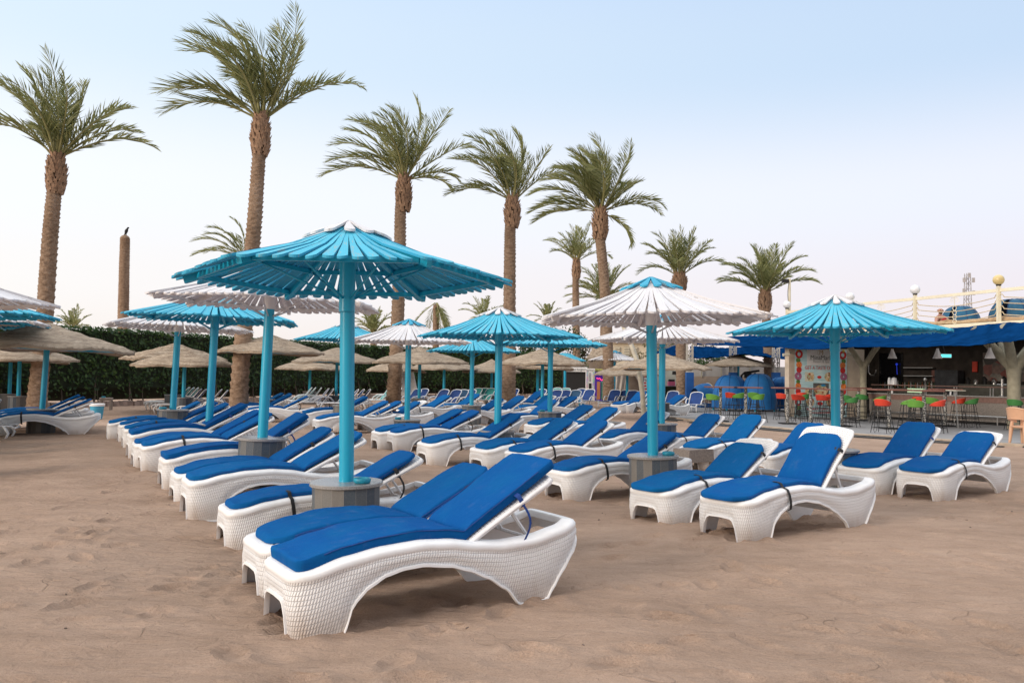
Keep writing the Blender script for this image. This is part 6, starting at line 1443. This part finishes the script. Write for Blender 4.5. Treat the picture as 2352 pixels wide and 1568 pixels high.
xs = axis([(-1500, -300, 300), (-300, -60, 40), (-60, -22, 4), (-22, -9, .5), (-9, -5, .12), (-5, 7.5, .034), (7.5, 8, .1), (8, 13, .12), (13, 24, .5), (24, 60, 4), (60, 300, 40), (300, 1500, 300)])
ys = axis([(-400, -40, 60), (-40, -4, 4), (-4, 3.2, .6), (3.2, 8.5, .030), (8.5, 11, .05), (11, 19, .12), (19, 34, .5), (34, 80, 3), (80, 300, 30), (300, 2500, 300)])
m = MB(); nx = len(xs); m.v = [(x, y, ground(x, y)) for y in ys for x in xs]
m.f = [(j * nx + i, j * nx + i + 1, (j + 1) * nx + i + 1, (j + 1) * nx + i) for j in range(len(ys) - 1) for i in range(nx - 1)]; m.m = [0] * len(m.f); m.uv = [None] * len(m.f)
struct('sand_ground', m, [MT['sand']])
# paved terrace of the bar with its kerb
m = MB(); pts = [(p.x, p.y, .018) for p in KERB] + [(60, 12.5, .018), (60, 46, .018)]; m.add(pts, [tuple(reversed(range(len(pts))))]); struct('paving', m, [MT['paving']], False)
m = MB()
for a, b in zip(KERB, KERB[1:]):
    d = b - a; n = max(1, int(d.length / .8)); rz = Matrix.Rotation(math.atan2(d.y, d.x), 3, 'Z')
    for k in range(n): c = a + d * (k + .5) / n; m.box(c + Vector((0, 0, -.01)), (d.length / n - .012, .26, .12), 0, rz)
struct('kerb', m, [MT['kerb']], False)
MT['mat'] = simple('dark_slotted_grate', (.05, .048, .046), .8, .4, 30, .4)
m = MB()
for off, s0, s1 in ((.42, .0, .35), (.42, .42, .8), (.85, .1, .5), (.85, .62, .95)):
    for a, b in zip(KERB[1:], KERB[2:]):
        d = b - a; nn = Vector((d.y, -d.x, 0)).normalized();
        if kerb_side(*(a + d * .5 + nn).xy) > 0: nn = -nn
        p, q = a + d * s0 + nn * off, a + d * s1 + nn * off; e = q - p
        n = max(1, int(e.length / .3)); 
        for k in range(n): 
            c = p + e * (k + .5) / n; m.box(Vector((c.x, c.y, max(ground(c.x, c.y), -.005) + .012)), (e.length / n * .94, .24, .03), 0, Matrix.Rotation(math.atan2(d.y, d.x), 3, 'Z'))
o = struct('drain_grate', m, [MT['mat']], False)
# bits of litter, shells and pebbles lying about
m = MB(); r_ = random.Random(8)
for i in range(45):
    x, y = r_.uniform(-5, 7), r_.uniform(3.8, 12); s_ = r_.uniform(.005, .012); m.box((x, y, ground(x, y) + s_ * .3), (s_ * r_.uniform(1, 3), s_, s_), 0, Matrix.Rotation(r_.uniform(0, 3), 3, 'Z') @ Matrix.Rotation(r_.uniform(-.5, .5), 3, 'X'), .7)
o = obj('pebbles', m, [simple('pebble_mix', (.16, .12, .10), .9, .7, 40)], None, False); o['kind'] = 'stuff'; tag(o, 'scattered pebbles and dry bits on the sand', 'pebbles')
# ------------------------------------------------------------------ soft evening sky: bright in the west (left), blue higher up, unseen zenith whitened and brightened for fill, rose at the horizon
world = bpy.data.worlds.new('World'); S.world = world; world.use_nodes = True; t = world.node_tree; N = t.nodes; bg = N['Background']
sky = N.new('ShaderNodeTexSky'); sky.sky_type = 'NISHITA'; sky.sun_disc = False; SUN_EL, SUN_AZ = R(16), R(-128)      # azimuth from +Y, clockwise
sky.sun_elevation = SUN_EL; sky.sun_rotation = SUN_AZ; sky.air_density = 1.0; sky.dust_density = 1.5; sky.ozone_density = 1.5
tc = N.new('ShaderNodeTexCoord'); sp = N.new('ShaderNodeSeparateXYZ'); t.links.new(tc.outputs['Generated'], sp.inputs[0])
def wm(op, a, b=None, c=None):
    n = N.new('ShaderNodeMath'); n.operation = op
    for i, v in enumerate((a, b, c)):
        if v is None: continue
        if isinstance(v, (int, float)): n.inputs[i].default_value = v
        else: t.links.new(v, n.inputs[i])
    return n.outputs[0]
def wr_(fac, stops):
    n = N.new('ShaderNodeValToRGB'); e = n.color_ramp.elements
    while len(e) > 1: e.remove(e[0])
    e[0].position, e[0].color = stops[0][0], (*stops[0][1], 1)
    for p, c in stops[1:]: x = e.new(p); x.color = (*c, 1)
    n.color_ramp.interpolation = 'EASE'; t.links.new(fac, n.inputs[0]); return n.outputs[0]
def wmix(f, a, b, mode='MIX'):
    n = N.new('ShaderNodeMix'); n.data_type = 'RGBA'; n.blend_type = mode
    for i, v in ((0, f), (6, a), (7, b)):
        if isinstance(v, (int, float)): n.inputs[i].default_value = v
        elif isinstance(v, tuple): n.inputs[i].default_value = (*v, 1)
        else: t.links.new(v, n.inputs[i])
    return n.outputs[2]
el = wm('MAXIMUM', sp.outputs[2], 0.0)
side = wm('MULTIPLY_ADD', sp.outputs[0], .75, .5)                       # 0 west ... 1 east
west = wr_(el, [(0, (.86, .79, .735)), (.10, (.88, .86, .84)), (.20, (.86, .89, .93)), (.36, (.68, .80, .91)), (.50, (.60, .76, .98)), (.72, (1.35, 1.37, 1.40)), (1, (1.75, 1.74, 1.74))])
east = wr_(el, [(0, (.72, .63, .655)), (.08, (.745, .675, .735)), (.20, (.73, .75, .84)), (.34, (.48, .61, .79)), (.50, (.42, .55, .78)), (.72, (1.3, 1.33, 1.38)), (1, (1.75, 1.74, 1.74))])
grad = wmix(wm('MINIMUM', wm('MAXIMUM', side, 0.0), 1.0), west, east)
behind = wm('MULTIPLY', wm('MINIMUM', wm('MAXIMUM', wm('MULTIPLY', sp.outputs[1], -1.6), 0.0), 1.0), wm('SUBTRACT', 1.0, wm('MULTIPLY', el, .8)))   # unseen sky behind the camera, dimmed to deepen the shade on undersides
grad = wmix(behind, grad, (.34, .29, .28))
gs = wmix(1.0, grad, (10.0, 10.0, 10.0), 'MULTIPLY')
t.links.new(wmix(.10, gs, sky.outputs[0]), bg.inputs[0]); bg.inputs[1].default_value = .105
sd = bpy.data.lights.new('sun', 'SUN'); sd.energy = 2.1; sd.angle = R(24); sd.color = (1, .86, .72); so = bpy.data.objects.new('sun', sd); COL.objects.link(so)
dirv = Vector((sin(SUN_AZ) * cos(SUN_EL), cos(SUN_AZ) * cos(SUN_EL), sin(SUN_EL))); so.rotation_euler = dirv.to_track_quat('Z', 'Y').to_euler(); so.location = (-6, -4, 8)
S.view_settings.view_transform = 'Standard'; S.view_settings.look = 'None'; S.view_settings.exposure = .24; S.view_settings.gamma = 1
S.cycles.max_bounces = 6; S.cycles.transparent_max_bounces = 6
